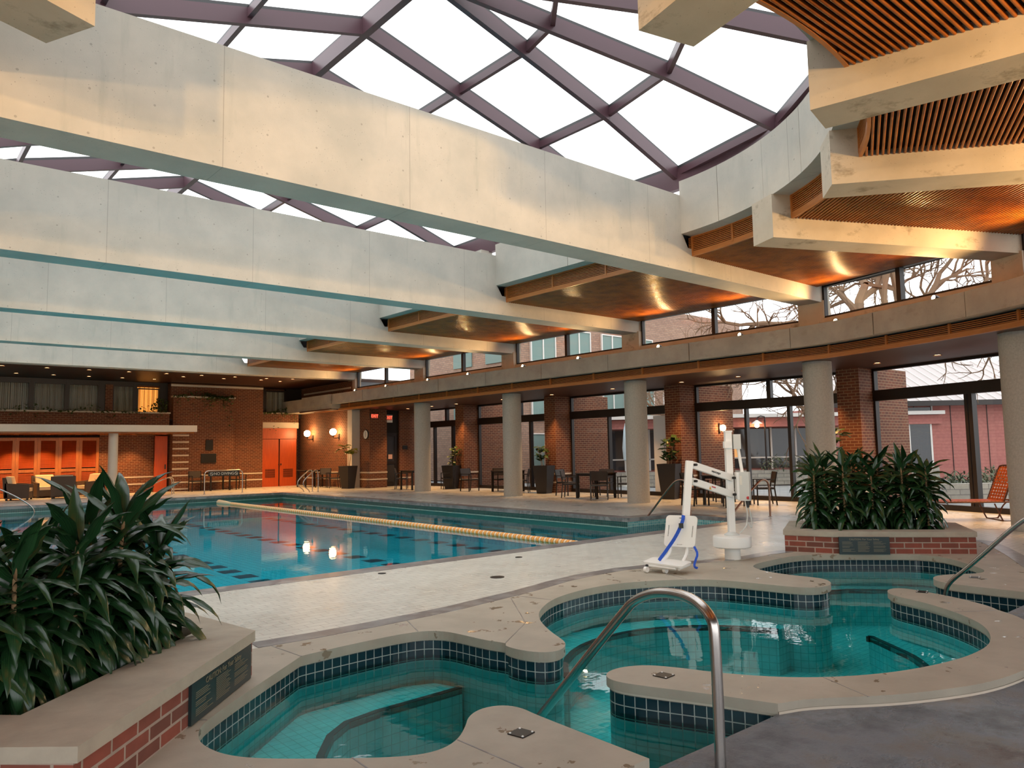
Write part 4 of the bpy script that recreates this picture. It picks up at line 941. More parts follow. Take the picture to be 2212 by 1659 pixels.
put_chair(15.5, 31.2, -.9, D + 'under the left globe lamp', 'dark chairs against the far walls'); put_chair(15.55, 30.3, -1.9, D + 'under the right globe lamp by the pot', 'dark chairs against the far walls')
put_table(15.4, 32.3, 0, 'dark table between ladder rails and globe lamps')
put_chair(10.75, 33.3, 0, D + 'by the narrow red-brown door', 'dark chairs against the far walls'); put_table(11.6, 33.3, 0, 'dark table behind the NO DIVING barrier'); put_chair(12.5, 33.3, .3, D + 'behind the NO DIVING barrier', 'dark chairs against the far walls')
# armchairs
def make_armchair():
    t = thing('wicker_armchair', 'x', 'armchair', (0, 0, 0), 0)
    MB().box(-.38, .38, -.36, .36, .06, .30).build('base', 'wicker', t)
    for sx in (-1, 1):
        mb = MB(); x0, x1 = sorted((sx * .40, sx * .32)); mb.add([(x, y, z) for x in (x0, x1) for y, z in ((-.38, .06), (.38, .06), (.38, .62), (-.38, .56))], [(3, 2, 1, 0), (4, 5, 6, 7), (0, 1, 5, 4), (1, 2, 6, 5), (2, 3, 7, 6), (3, 0, 4, 7)]); mb.build('arm', 'wicker', t)
    MB().add([(x, y, z) for x in (-.4, .4) for y, z in ((.28, .1), (.40, .1), (.46, .82), (.36, .82))], [(0, 1, 2, 3)[::-1], (4, 5, 6, 7), (0, 1, 5, 4), (1, 2, 6, 5), (2, 3, 7, 6), (3, 0, 4, 7)]).build('backrest', 'wicker', t)
    MB().box(-.31, .31, -.36, .27, .30, .42).build('seat_cushion', 'cream', t)
    MB().add([(x, y, z) for x in (-.3, .3) for y, z in ((.12, .42), (.26, .42), (.37, .86), (.22, .84))], [(0, 1, 2, 3)[::-1], (4, 5, 6, 7), (0, 1, 5, 4), (1, 2, 6, 5), (2, 3, 7, 6), (3, 0, 4, 7)]).build('back_cushion', 'cream', t)
    for sx in (-.34, .34):
        for sy in (-.32, .32): MB().box(sx - .03, sx + .03, sy - .03, sy + .03, 0, .06).build('foot', 'black', t)
    return t
a0 = make_armchair(); a0.location = (4.35, 32.9, 0); a0.rotation_euler = (0, 0, 1.25); a0['label'] = 'dark wicker armchair facing right at the left edge of the lounge'; a0['group'] = 'lounge armchairs'
dup(a0, (5.75, 32.75, 0), 2.9, 'dark wicker armchair seen from its back before the louvred doors', 'lounge armchairs'); dup(a0, (5.35, 33.9, 0), .1, 'armchair with tall cream cushion facing the pool', 'lounge armchairs'); dup(a0, (6.75, 33.6, 0), -1.2, 'armchair with cream cushion beside the pale column, behind leaves', 'lounge armchairs')
# ------------------------------------------------------------------ lounge chair with vinyl straps
L0 = Vector((16.42, 5.08, 0)); t = thing('strap_lounge', 'orange vinyl strap lounge chair standing before the red-walled view', 'lounge chair', L0)
# local axes: run = towards the head (right, away), side = across
run = Vector((.68, -.73, 0)).normalized(); sd_ = Vector((.73, .68, 0)).normalized()
def LP(u, v, z): return tuple(run * u + sd_ * v + Vector((0, 0, z)))
for v in (0, .62):
    MB().tube(smooth3([LP(-.12, v, .33), LP(.0, v, .02), LP(.03, v, .0), LP(.2, v, 0), LP(.24, v, .03), LP(.3, v, .22), LP(.42, v, .34), LP(.6, v, .34), LP(.72, v, .2), LP(.8, v, .02)], 2), .014, 8).build('leg_frame', 'brown_metal', t, smooth=True)
MB().tube([LP(-1.1, 0, .36), LP(.55, 0, .36)], .016, 8).tube([LP(-1.1, .62, .36), LP(.55, .62, .36)], .016, 8).tube([LP(.02, 0, .01), LP(.02, .62, .01)], .012, 8).tube([LP(-1.1, 0, .36), LP(-1.1, .62, .36)], .016, 8).build('seat_frame', 'brown_metal', t, smooth=True)
bt = (0.28, .72)                                              # backrest lean
def BP(h, v): return LP(.05 + bt[0] * h / .72 * .95, v, .37 + h * .93)
MB().tube(smooth3([BP(0, 0), BP(.66, 0), BP(.72, .05), BP(.72, .57), BP(.66, .62), BP(0, .62)], 2), .016, 8).build('back_frame', 'brown_metal', t, smooth=True)
s_ = MB()
for q in range(11): h = .03 + q * .064; s_.bar(BP(h, -.01), BP(h, .63), .004, .04, tuple((Vector(BP(1, 0)) - Vector(BP(0, 0))).normalized()))
for q in range(6): v = .07 + q * .096; s_.bar(BP(0, v), BP(.72, v), .004, .05, tuple(sd_))
s_.build('back_straps', 'strap', t)
s_ = MB()
for q in range(17): u = -1.05 + q * .066; s_.bar(LP(u, -.01, .375), LP(u, .63, .375), .036, .004)
for q in range(6): v = .07 + q * .096; s_.bar(LP(-1.1, v, .38), LP(.05, v, .38), .034, .004)
s_.build('seat_straps', 'strap', t)
# ------------------------------------------------------------------ pool lift
cc_ = Vector((8.905, 5.97, 0)); t = thing('pool_lift', 'white pool access lift with swing arms and blue-strapped seat on the deck', 'pool lift', cc_)
q = lambda p: tuple(Vector(p) - cc_)
vr = Vector((fw.x, fw.y, 0)).normalized(); rr_ = Vector((vr.y, -vr.x, 0))
azv = math.atan2(rr_.y, rr_.x)
MB().lathe([(.105, 0), (.105, .01), (.10, .16)], (0, 0, 0), 28).build('pedestal', 'white', t, smooth=True)
MB().lathe([(.235, .155), (.25, .17), (.25, .29), (.24, .305), (.10, .315)], (0, 0, 0), 48).build('turntable_cover', 'white', t, smooth=True)
MB().lathe([(.10, .31), (.10, .325), (.07, .345), (.05, .36)], (0, 0, 0), 24).build('mast_collar', 'grey_pl', t, smooth=True)
MB().obox((0, 0, 1.01), .085, .085, 1.36, azv).build('mast', 'white', t); MB().obox((0, 0, 1.7), .1, .1, .02, azv).build('mast_cap', 'white', t)
def rb(a, b, w_, h_, nm='arm', m_='white', up_=(0, 0, 1)): return MB().bar(q(a), q(b), w_, h_, up_).build(nm, m_, t)
rb((8.86, 5.90, 1.075), (7.99, 5.90, 1.275), .05, .085); rb((8.86, 5.90, .855), (7.98, 5.90, 1.07), .05, .085)
rb((7.946, 5.905, 1.325), (7.80, 5.92, .30), .07, .085, 'seat_post', up_=tuple(rr_))
for p_ in ((8.83, 5.85, 1.08), (8.83, 5.85, .86), (8.0, 5.85, 1.275), (7.99, 5.85, 1.07)):
    MB().lathe([(0, -.02), (.016, -.02), (.016, .02), (0, .02)], q(p_), 12, Matrix.Rotation(PI / 2, 3, 'X')).build('pivot_bolt', 'bronze', t)
MB().obox(q((8.93, 5.86, .97)), .06, .10, .36, azv).build('mast_bracket', 'white', t)
bx = MB().obox(q((8.97, 5.79, .965)), .15, .11, .38, azv - .5).build('control_box', 'grey_pl', t)
bc = Vector(q((8.97, 5.79, .965)))
dirx = Vector((math.cos(azv - .5), math.sin(azv - .5), 0)); diry = Vector((-dirx.y, dirx.x, 0))
MB().obox(bc - diry * .057 + Vector((0, 0, .08)) - dirx * .03, .03, .004, .12, azv - .5).build('label_plate', 'clockface', t, label='pale printed label plate')
MB().lathe([(0, 0), (.02, 0), (.02, .02), (0, .02)], tuple(bc - diry * .056 + dirx * .045 + Vector((0, 0, -.15))), 14, Matrix.Rotation(PI / 2, 3, 'X')).build('stop_button', 'red', t, label='red stop button')
MB().obox(q((8.99, 5.90, 1.56)), .10, .10, .2, azv).build('actuator_head', 'grey_pl', t); MB().obox(q((8.86, 5.95, 1.52)), .10, .08, .09, azv).build('actuator_bracket', 'white', t)
MB().tube([q((9.0, 5.88, 1.47)), q((8.965, 5.81, 1.15))], .022, 12).build('actuator_rod', 'white', t, smooth=True)
MB().tube(smooth3([q(p_) for p_ in ((8.97, 5.79, .78), (8.96, 5.75, .62), (8.95, 5.76, .5), (8.9, 5.74, .44), (8.84, 5.8, .36))], 3), .008, 8).tube(smooth3([q(p_) for p_ in ((8.99, 5.78, .78), (9.03, 5.75, .6), (9.05, 5.75, .44), (9.0, 5.73, .41), (8.95, 5.75, .5))], 3), .008, 8).build('cable', 'grey_pl', t, smooth=True)
MB().lathe([(0, -.05), (.022, -.04), (.022, .04), (0, .05)], q((8.985, 5.76, .73)), 12).build('hand_control', 'black', t, smooth=True)
# brand label and warning label on the arms
az_arm = math.atan2(0, -1)
tx = text('aquaranger', .045, 'black', t, q((8.47, 5.872, 1.165)), (PI / 2, math.radians(12.9), 0)); 
lab = MB().add([q(p_) for p_ in ((8.30, 5.87, .955), (8.345, 5.87, .945), (8.325, 5.87, .995))], [(0, 1, 2)]).build('warning_triangle', 'yellow', t)
MB().bar(q((8.36, 5.872, .985)), q((8.44, 5.872, .967)), .004, .014).build('label_stripe', 'red', t)
# seat back plate with slots, seat plate, straps
def plate(corners, th, name, m_, cut=.12):
    o_, ux, uy = [Vector(c_) for c_ in corners]; X_, Y_ = ux - o_, uy - o_; n_ = X_.cross(Y_).normalized() * th
    c_ = cut; pts2 = []
    for (a, b, s0) in ((1 - c_, 0 + c_ * .0, -90), (1, 1, 0), (0, 1, 90), (0, 0, 180)):
        pass
    L = []
    for cx_, cy_, s0 in ((1 - c_, c_, -90), (1 - c_, 1 - c_, 0), (c_, 1 - c_, 90), (c_, c_, 180)):
        for k_ in range(5):
            a_ = math.radians(s0 + k_ * 22.5); L.append((cx_ + c_ * math.cos(a_), cy_ + c_ * math.sin(a_)))
    def slot(x0, x1, y0, y1): return [(x0, y0), (x1, y0), (x1, y1), (x0, y1)]
    holes = [slot(.1, .13, .32, .68), slot(.87, .9, .32, .68), slot(.42, .62, .9, .93), slot(.42, .6, .06, .085)] if name == 'seat_back' else []
    base = MB().prism(L, 0, 1, holes=holes); base.v = [o_ + X_ * p.x + Y_ * p.y + n_ * p.z for p in base.v]
    return base.build(name, m_, t)
plate((q((7.585, 6.07, .285)), q((7.70, 5.69, .285)), q((7.655, 6.065, .66))), -.02, 'seat_back', 'white')
plate((q((7.245, 6.13, .105)), q((7.36, 5.63, .085)), q((7.54, 6.2, .125))), .02, 'seat_plate', 'white', .1)
for (a, b) in (((7.62, 5.99, .30), (7.52, 6.03, .12)), ((7.70, 5.80, .30), (7.60, 5.80, .12))): MB().tube(smooth3([q(a), q((a[0] - .01, a[1], .2)), q(b)], 2), .02, 10).build('seat_tube', 'white', t, smooth=True)
MB().tube([q((7.27, 6.07, .085)), q((7.36, 5.72, .07))], .018, 10).tube([q((7.30, 6.10, .075)), q((7.55, 6.12, .09))], .018, 10).tube([q((7.39, 5.70, .065)), q((7.62, 5.72, .09))], .018, 10).build('under_frame', 'white', t, smooth=True)
for p_ in ((7.365, 5.88, .035), (7.23, 6.06, .04)): MB().lathe([(0, -.02), (.034, -.02), (.034, .02), (0, .02)], q(p_), 18, Matrix.Rotation(PI / 2, 3, 'X')).build('wheel', 'white', t, smooth=True)
for p_ in ((7.245, 6.06, .085), (7.35, 5.86, .07)): MB().lathe([(0, -.012), (.015, -.012), (.015, .012), (0, .012)], q(p_), 12, Matrix.Rotation(PI / 2, 3, 'X')).build('tube_plug', 'black', t)
def strap(pts, w_, nm='strap'):
    mb = MB(); pts = [Vector(p_) for p_ in smooth3([q(p_) for p_ in pts], 2)]
    for a, b in zip(pts, pts[1:]): mb.bar(a, b, w_, .004, (vr.x, vr.y, .2))
    return mb.build(nm, 'blue', t)
strap([(7.70, 5.84, .665), (7.66, 5.82, .60), (7.60, 5.88, .42), (7.50, 5.96, .25), (7.46, 5.98, .20), (7.40, 6.0, .135)], .042); strap([(7.69, 5.69, .30), (7.68, 5.63, .22), (7.61, 5.62, .15), (7.56, 5.61, .08), (7.62, 5.60, .06)], .028)
MB().obox(q((7.62, 5.82, .545)), .05, .03, .06, azv).build('buckle', 'black', t)
# ------------------------------------------------------------------ planters
def planter(poly, inner, label, sign_a, sign_b, sign_z, mirror=False):
    ctr = (sum(p[0] for p in poly) / len(poly), sum(p[1] for p in poly) / len(poly), 0)
    root = thing('brick_planter', label, 'planter', ctr)
    L_ = lambda P_: [(p[0] - ctr[0], p[1] - ctr[1]) for p in P_]
    poly, inner = L_(poly), L_(inner); sgn = 1 if _area(poly) > 0 else -1
    w0 = offset(poly, .02 * sgn, True); MB().prism(w0, 0, .232, holes=(offset(inner, -.0, True),)).build('brick_wall', 'brick_planter', root)
    MB().prism(poly, .232, .30, holes=(inner,)).build('stone_cap', 'coping_dry', root)
    MB().sheet(offset(inner, -.01 * sgn, True), .20).build('soil', 'soil', root)
    return root, ctr
m = concrete('planter_cap_stone', (.44, .385, .30), (.37, .32, .25), pits=False, scale=5); M['coping_dry'] = m
LPOLY = [(2.09, 5.21), (.73, 3.69), (.40, 3.98), (-1.0, 5.3), (-1.0, 6.2), (.2, 7.3), (1.6, 6.75), (1.94, 6.18)]
LIN = [(1.85, 5.54), (.61, 4.32), (.5, 4.43), (-.6, 5.45), (-.6, 6.0), (.25, 6.8), (1.3, 6.4), (1.55, 6.0)]
RPOLY = [(10.0, 5.86), (10.21, 5.22), (11.40, 3.84), (12.52, 4.5), (12.3, 5.6), (11.3, 6.5)]
RIN = [(10.35, 5.80), (10.48, 5.45), (11.45, 4.25), (12.15, 4.65), (11.95, 5.4), (11.1, 6.1)]
pl, pc_ = planter(LPOLY, LIN, 'brick planter with stone cap filling the bottom left, full of dracaenas', None, None, None)
pr_, pcr = planter(RPOLY, RIN, 'brick planter with stone cap behind the spa, full of dracaenas', None, None, None)
def caution(name, label, a, b, z0, z1):
    a, b = Vector((*a, 0)), Vector((*b, 0)); d = (b - a); L = d.length; d.normalize(); az = math.atan2(d.y, d.x); mid = (a + b) / 2
    s_ = thing(name, label, 'sign', (mid.x, mid.y, z0), az)
    H_ = z1 - z0; MB().box(-L / 2, L / 2, -.012, .012, 0, H_).build('plaque', 'plaque', s_)
    text('CAUTION: For Your Safety', L * .052, 'gold', s_, (0, -.0135, H_ * .86), (PI / 2, 0, 0), .0006)
    rows = MB(); rnd = random.Random(3)
    for cx_ in (-1, 0, 1):
        for r_ in range(13):
            if r_ in (4, 8) and cx_ != 0: continue
            ww = L * .26 * rnd.uniform(.55, 1); x0 = cx_ * L * .31 - L * .13; z = H_ * (.72 - r_ * .047)
            rows.box(x0, x0 + ww, -.0135, -.012, z, z + H_ * .012)
    rows.build('small_print', 'gold', s_, kind='stuff'); return s_
caution('caution_sign', 'dark green caution sign on the left planter', (1.435, 4.498), (2.035, 5.168), .005, .228)
caution('caution_sign', 'dark green caution sign on the planter behind the spa', (10.235, 5.168), (10.66, 4.675), .0, .235)
# urn in the left planter
u = MB().lathe([(0, 0), (.09, 0), (.125, .03), (.13, .1), (.105, .14), (.10, .15), (.11, .16), (.105, .19), (.07, .205), (0, .21)], (0, 0, 0), 32).build('ceramic_urn', 'urn', origin=(0, 0, 0), smooth=True); u.location = (1.52, 5.50, .19); tag(u, 'squat green glazed urn in the corner of the left planter', 'urn')
# ------------------------------------------------------------------ plants
def leaf(mb, base, az, elev, L, W, droop, rnd, n=8, curl=.35):
    """strap leaf: starts at base, initial elevation, bends down by droop radians over its length"""
    p = Vector(base); d0 = elev; vs = []; uvs = []; tw = rnd.uniform(-.5, .5)
    for i in range(n + 1):
        t_ = i / n; e = d0 - droop * t_ ** 1.2; dr = Vector((math.cos(az) * math.cos(e), math.sin(az) * math.cos(e), math.sin(e)))
        if i: p = p + dr * (L / n)
        sdv = Vector((-math.sin(az), math.cos(az), 0)); nv = dr.cross(sdv).normalized() * -1
        sdv = (sdv * math.cos(tw * t_) + nv * math.sin(tw * t_)).normalized()
        wd = W * (.32 + .9 * math.sin(PI * min(1, (t_ * .86 + .10))) ** .8) * (1 - t_ ** 5) / 1.1
        wv_ = nv * (wd * curl) + nv * math.sin(t_ * 14 + az * 3) * wd * .12
        vs += [p - sdv * wd / 2 + wv_, p, p + sdv * wd / 2 + wv_]
    f = []; uvf = []
    for i in range(n):
        for s_ in (0, 1):
            a = i * 3 + s_; f.append((a, a + 1, a + 4, a + 3)); uvf.append([(s_ * .5, i / n), (s_ * .5 + .5, i / n), (s_ * .5 + .5, (i + 1) / n), (s_ * .5, (i + 1) / n)])
    mb.add(vs, f, uvf)
def dracaena(loc, h, nleaf, seed, label, group, L=.42, W=.075, top=True, low=.08, lean=(0, 0)):
    rnd = random.Random(seed); t = thing('dracaena_plant', label, 'plant', loc, 0, group)
    pts = [(lean[0] * z * z / h, lean[1] * z * z / h, z) for z in [h * i / 6 for i in range(7)]]
    MB().tube(pts, .016, 8, .010).build('cane', 'cane', t, smooth=True)
    mb = MB(); az = rnd.uniform(0, 6)
    for i in range(nleaf):
        f_ = i / nleaf; z = h * (low + (1 - low) * f_); az += 2.4 + rnd.uniform(-.35, .35)
        e = -.25 + f_ * 1.15 + rnd.uniform(-.25, .25)
        if f_ > .9: e = 1.15 + rnd.uniform(-.2, .3)
        dr = 1.9 - f_ * .5 + rnd.uniform(-.3, .4)
        if f_ > .9: dr = .8 + rnd.uniform(-.3, .5)
        zz = z / h; leaf(mb, (lean[0] * z * z / h, lean[1] * z * z / h, z), az, e, L * rnd.uniform(.75, 1.12) * (1 if f_ < .9 else .85), W * rnd.uniform(.8, 1.15), dr, rnd)
    mb.build('foliage', 'leaf', t, smooth=80); return t
GL = 'dracaenas in the left planter'; GR = 'dracaenas in the planter behind the spa'
LH = 1.0
left = [(.62, 4.72, .76, (0, 0)), (.95, 4.98, .84, (0, 0)), (1.22, 5.22, .95, (.03, 0)), (.42, 4.95, .66, (0, 0)), (.80, 5.30, .70, (0, 0)), (1.12, 5.55, .90, (0, 0)), (.10, 5.15, .7, (0, 0)), (1.30, 5.62, .84, (.10, .03)), (1.42, 5.38, .70, (.12, .0)), (.5, 5.6, .68, (0, 0)), (.0, 5.6, .7, (0, 0)), (.34, 4.68, .6, (0, 0)), (-.3, 5.5, .7, (0, 0)), (.75, 4.95, .55, (0, 0)), (1.2, 5.3, .5, (0, 0)), (1.05, 5.15, .62, (0, 0)), (1.38, 5.25 + .12, .45, (.05, -.05))]
for j, (x, y, h_, ln_) in enumerate(left):
    dracaena((x, y, .19), h_ * LH, 64 if h_ > .6 else 40, 100 + j, 'glossy green dracaena cane in the left planter', GL, L=.52, W=.076, lean=ln_)
right = [(10.55, 5.65), (10.72, 5.3), (10.95, 5.7), (11.05, 5.05), (11.3, 5.45), (11.35, 4.75), (11.6, 5.2), (11.55, 4.5), (11.75, 4.85), (11.95, 5.1), (11.95, 4.72), (11.15, 5.95), (11.7, 5.5)]
for j, (x, y) in enumerate(right):
    h_ = [.98, 1.0, 1.05, .92, 1.05, 1.0, 1.08, .95, 1.02, .95, .85, 1.0, 1.0][j]
    dracaena((x, y, .19), h_, 62, 200 + j, 'glossy green dracaena cane in the planter behind the spa', GR, L=.44, W=.075, low=.05)
def pot(loc, label, h=.95, rz_=.3):
    t = thing('tall_planter_pot', label, 'plant pot', loc, rz_)
    v = []; 
    for (s_, z) in ((.19, 0), (.285, h), (.26, h), (.25, h - .08)):
        v += [(-s_, -s_, z), (s_, -s_, z), (s_, s_, z), (-s_, s_, z)]
    f = [(3, 2, 1, 0)] + [(4 * i + k_, 4 * i + (k_ + 1) % 4, 4 * i + 4 + (k_ + 1) % 4, 4 * i + 4 + k_) for i in range(3) for k_ in range(4)] + [(12, 13, 14, 15)]
    MB().add(v, f[:-1]).build('pot_body', 'pot', t); MB().add(v[12:], [(0, 1, 2, 3)]).build('soil', 'soil', t); return t
def shrub(loc, h, seed, label, m_='leaf_g', big=False, n=34):
    rnd = random.Random(seed); t = thing('potted_plant', label, 'plant', loc); st_, lf = MB(), MB()
    for s_ in range(3 if not big else 4):
        a = rnd.uniform(0, 6); q1 = (math.cos(a) * .06, math.sin(a) * .06, 0); hh = h * rnd.uniform(.75, 1); q2 = (math.cos(a) * .2, math.sin(a) * .2, hh)
        st_.tube([q1, ((q1[0] + q2[0]) / 2, (q1[1] + q2[1]) / 2 + .02, hh * .5), q2], .012, 6, .006)
        for i in range(n // 3):
            f_ = rnd.uniform(.2 if not big else .6, 1); p = [q1[j] + (q2[j] - q1[j]) * f_ for j in range(3)]
            if big: leaf(lf, p, rnd.uniform(0, 6.3), rnd.uniform(.2, .9), rnd.uniform(.35, .5), .19, rnd.uniform(.8, 1.6), rnd, 6, .1)
            else: leaf(lf, p, rnd.uniform(0, 6.3), rnd.uniform(0, 1), rnd.uniform(.20, .34), .12, rnd.uniform(.5, 1.4), rnd, 4, .2)
    st_.build('stem', 'cane', t, smooth=True); lf.build('foliage', m_, t, smooth=80); return t
pot((15.62, 29.15, 0), 'tall dark pot under the right globe lamp'); shrub((15.62, 29.15, .9), .95, 1, 'broad yellow-green plant lit by the globe lamp', 'leaf_y', True, 14)
pot((17.9, 24.85, 0), 'tall dark pot right of the far column', .93); shrub((17.9, 24.85, .86), .8, 2, 'small leafy shrub in the pot right of the far column')
pot((17.85, 19.35, 0), 'tall dark pot right of the second column', .95); shrub((17.85, 19.35, .88), .85, 3, 'leafy shrub in the pot right of the second column')
pot((17.95, 14.05, 0), 'tall dark pot behind the pool lift seat post', 1.02); shrub((17.95, 14.05, .94), 1.0, 4, 'tallest leafy shrub, in the pot behind the lift', n=48)
pot((17.75, 9.0, 0), 'tall dark pot hidden behind the round column and dracaenas', .95); shrub((17.6, 8.95, .88), 1.0, 5, 'dark broad-leaved plant peeking beside the round column', 'leaf_g', True, 16)
# ivy
def ivy(name, label, x0, x1, y, z, seed, dens=60, hang=.3):
    rnd = random.Random(seed); mb = MB(); st_ = MB()
    for i in range(int((x1 - x0) * dens)):
        x = rnd.uniform(x0, x1); hz = rnd.random() ** 3 * hang * (1.2 + math.sin(x * 5 + seed)); zz = z + rnd.uniform(.0, .14) * (1 + math.sin(x * 3)) if rnd.random() < .65 else z - hz
        leaf(mb, (x, y - rnd.uniform(0, .08) - (.06 if zz < z else 0), zz), rnd.uniform(0, 6.3), rnd.uniform(-.4, 1), rnd.uniform(.07, .13) * (1.3 if dens > 200 else 1), .075, 1, rnd, 2, .1)
    for i in range(int((x1 - x0) * 3)):
        x = rnd.uniform(x0, x1); st_.tube([(x, y + .02, z + .03), (x, y - .1, z + .04), (x + .02, y - .1, z - rnd.uniform(.05, hang))], .005, 4)
    o = mb.build(name, 'ivy', None, smooth=80); tag(o, label, 'vine'); st_.build('stems', 'ivy', o, world=True); return o
ivy('ivy_vine', 'dark ivy spilling over the long balcony parapet', 0, 9.5, 33.68, 3.33, 1, 55, .18)
ivy('ivy_vine', 'yellow-green ivy clump trailing from the brick bay ledge', 11.2, 12.5, 33.98, 4.07, 2, 320, .85)
ivy('ivy_vine', 'dark ivy strands on the left part of the brick bay ledge', 9.95, 11.2, 33.98, 4.07, 3, 90, .5)
ivy('ivy_vine', 'ivy strands hanging above the red double doors', 14.05, 15.8, 34.46, 3.45, 4, 110, .5)
sh = MB().tube([(9.5, 34.2, 3.05), (9.5, 34.2, 3.6)], .03, 6).build('balcony_shrub', 'ivy'); tag(sh, 'dark round bush before the amber lit curtain', 'shrub')
rnd = random.Random(9); mb = MB()
for i in range(140): 
    v = Vector((rnd.gauss(0, 1), rnd.gauss(0, 1), rnd.gauss(0, 1))).normalized() * rnd.uniform(.2, .42)
    leaf(mb, (9.5 + v.x * .9, 34.2 + v.y * .4, 3.65 + v.z * .9), rnd.uniform(0, 6.3), rnd.uniform(-.5, 1), .12, .08, .8, rnd, 2, .1)
mb.build('foliage', 'ivy', sh, world=True)
# ------------------------------------------------------------------ outside the glass
struct(MB().sheet([(12, -12), (60, -12), (60, 60), (19.3, 60), (19.3, 8.4)] , -.04).build('ground_patio', 'patio'), 'grey paved courtyard outside the windows')
def facing_wall(a, b, z0, z1, m_, name, th=.3):
    a, b = Vector((*a, 0)), Vector((*b, 0)); d = (b - a).normalized(); az = math.atan2(d.y, d.x); mid = (a + b) / 2
    return MB().obox(mid + Vector((0, 0, (z0 + z1) / 2)), (b - a).length, th, z1 - z0, az)
# red clad building beyond the right window
A, B = Vector((29.3, 14.8, 0)), Vector((38.5, 6.2, 0)); d = (B - A).normalized(); nn_ = Vector((d.y, -d.x, 0)); nn_ = -nn_ if nn_.x < 0 else nn_
rb_ = thing('red_clad_building', 'red clad building with pale metal roof seen through the right window', 'building', A)
def rel(v): return tuple(Vector(v) - A)
MB().add([rel(A), rel(B), rel(B + Vector((0, 0, 3.05))), rel(A + Vector((0, 0, 3.05))), rel(A + nn_ * 6), rel(B + nn_ * 6), rel(B + nn_ * 6 + Vector((0, 0, 3.05))), rel(A + nn_ * 6 + Vector((0, 0, 3.05)))], [(0, 1, 2, 3), (4, 0, 3, 7), (1, 5, 6, 2), (5, 4, 7, 6)]).build('wall', 'siding', rb_)
e0, e1_ = A - nn_ * .6 - d * .5 + Vector((0, 0, 3.05)), B - nn_ * .6 + d * .5 + Vector((0, 0, 3.05)); r0, r1_ = e0 + nn_ * 5 + Vector((0, 0, 2.1)), e1_ + nn_ * 5 + Vector((0, 0, 2.1))
rf = MB().add([rel(p) for p in (e0, e1_, r1_, r0)], [(0, 1, 2, 3)]).add([rel(p - Vector((0, 0, .12))) for p in (e0, e1_, r1_, r0)], [(3, 2, 1, 0)]).build('roof', 'roof_metal', rb_)
sm = MB()
L_ = (e1_ - e0).length; i = 0
while i * .42 < L_: p = e0 + d * (i * .42); sm.bar(rel(p + Vector((0, 0, .02))), rel(p + nn_ * 5 + Vector((0, 0, 2.12))), .03, .04); i += 1
sm.build('standing_seams', 'white_frame', rb_)
MB().bar(rel(e0 - Vector((0, 0, .02))), rel(e1_ - Vector((0, 0, .02))), .14, .2).build('gutter', 'frame', rb_)
dr_ = Vector((31.75, 12.5, 0)) ; dr_ = A + d * ((dr_ - A).dot(d)) - nn_ * .03
fd = MB()
for o_, w_, z0, z1 in ((-.42, .07, 0, 2.35), (.42, .07, 0, 2.35), (0, .9, 2.3, 2.4), (-1.0, .07, 0, 2.35), (.5, .05, 2.35, 2.95)):
    fd.obox(rel(dr_ + d * o_ + Vector((0, 0, (z0 + z1) / 2))), w_, .1, z1 - z0, math.atan2(d.y, d.x))
fd.build('door_frame', 'white_frame', rb_); MB().obox(rel(dr_ + d * -.3 + Vector((0, 0, 1.45))), 1.5, .06, 2.9, math.atan2(d.y, d.x)).build('door_glass', 'win_dark', rb_)
jt = MB()
for o_ in (3.2, 4.6, 6.0): jt.obox(rel(A + d * o_ - nn_ * .01 + Vector((0, 0, 1.5))), .02, .03, 3, math.atan2(d.y, d.x))
jt.build('panel_joint', 'frame', rb_)
# low building across the courtyard
A2, B2 = Vector((22.5, 21.5, 0)), Vector((32.5, 12.9, 0)); d2 = (B2 - A2).normalized(); n2 = Vector((d2.y, -d2.x, 0)); n2 = -n2 if n2.x < 0 else n2; az2 = math.atan2(d2.y, d2.x)
lb_ = thing('low_courtyard_building', 'low flat-roofed building with white window frames across the courtyard', 'building', A2)
rel2 = lambda v: tuple(Vector(v) - A2)
mid2 = (A2 + B2) / 2; L2 = (B2 - A2).length
MB().obox(rel2(mid2 + n2 * 3 + Vector((0, 0, 1.2))), L2, 5, 2.4, az2).build('wall', 'siding', lb_)
MB().obox(rel2(mid2 - n2 * .2 + Vector((0, 0, 2.42))), L2 + 1, 1.6, .36, az2).build('fascia', 'siding', lb_); MB().obox(rel2(mid2 + n2 * 2 + Vector((0, 0, 2.68))), L2 + 1, 6.5, .14, az2).build('roof', 'white_frame', lb_)
MB().obox(rel2(mid2 + n2 * .45 + Vector((0, 0, 1.4))), L2 - .4, .04, 1.6, az2).build('window_glass', 'win_dark', lb_)
fr_ = MB(); i = 0
while .4 + i * 1.0 < L2: fr_.obox(rel2(A2 + d2 * (.4 + i * 1.0) + n2 * .38 + Vector((0, 0, 1.4))), .07, .08, 1.7, az2); i += 1
fr_.obox(rel2(mid2 + n2 * .38 + Vector((0, 0, 1.02))), L2, .08, .06, az2).build('window_frame', 'white_frame', lb_)
for o_ in (3.4, 4.6, 5.8): MB().obox(rel2(A2 + d2 * o_ + n2 * .41 + Vector((0, 0, 1.3))), .6, .02, .5, az2).build('lit_interior', 'warm_room', lb_)
sw = MB().obox(mid2 - n2 * 1.3 + Vector((0, 0, .28)), L2, .4, .56, az2).build('garden_wall', 'stone'); tag(sw, 'low rubble stone garden wall in the courtyard', 'garden wall')
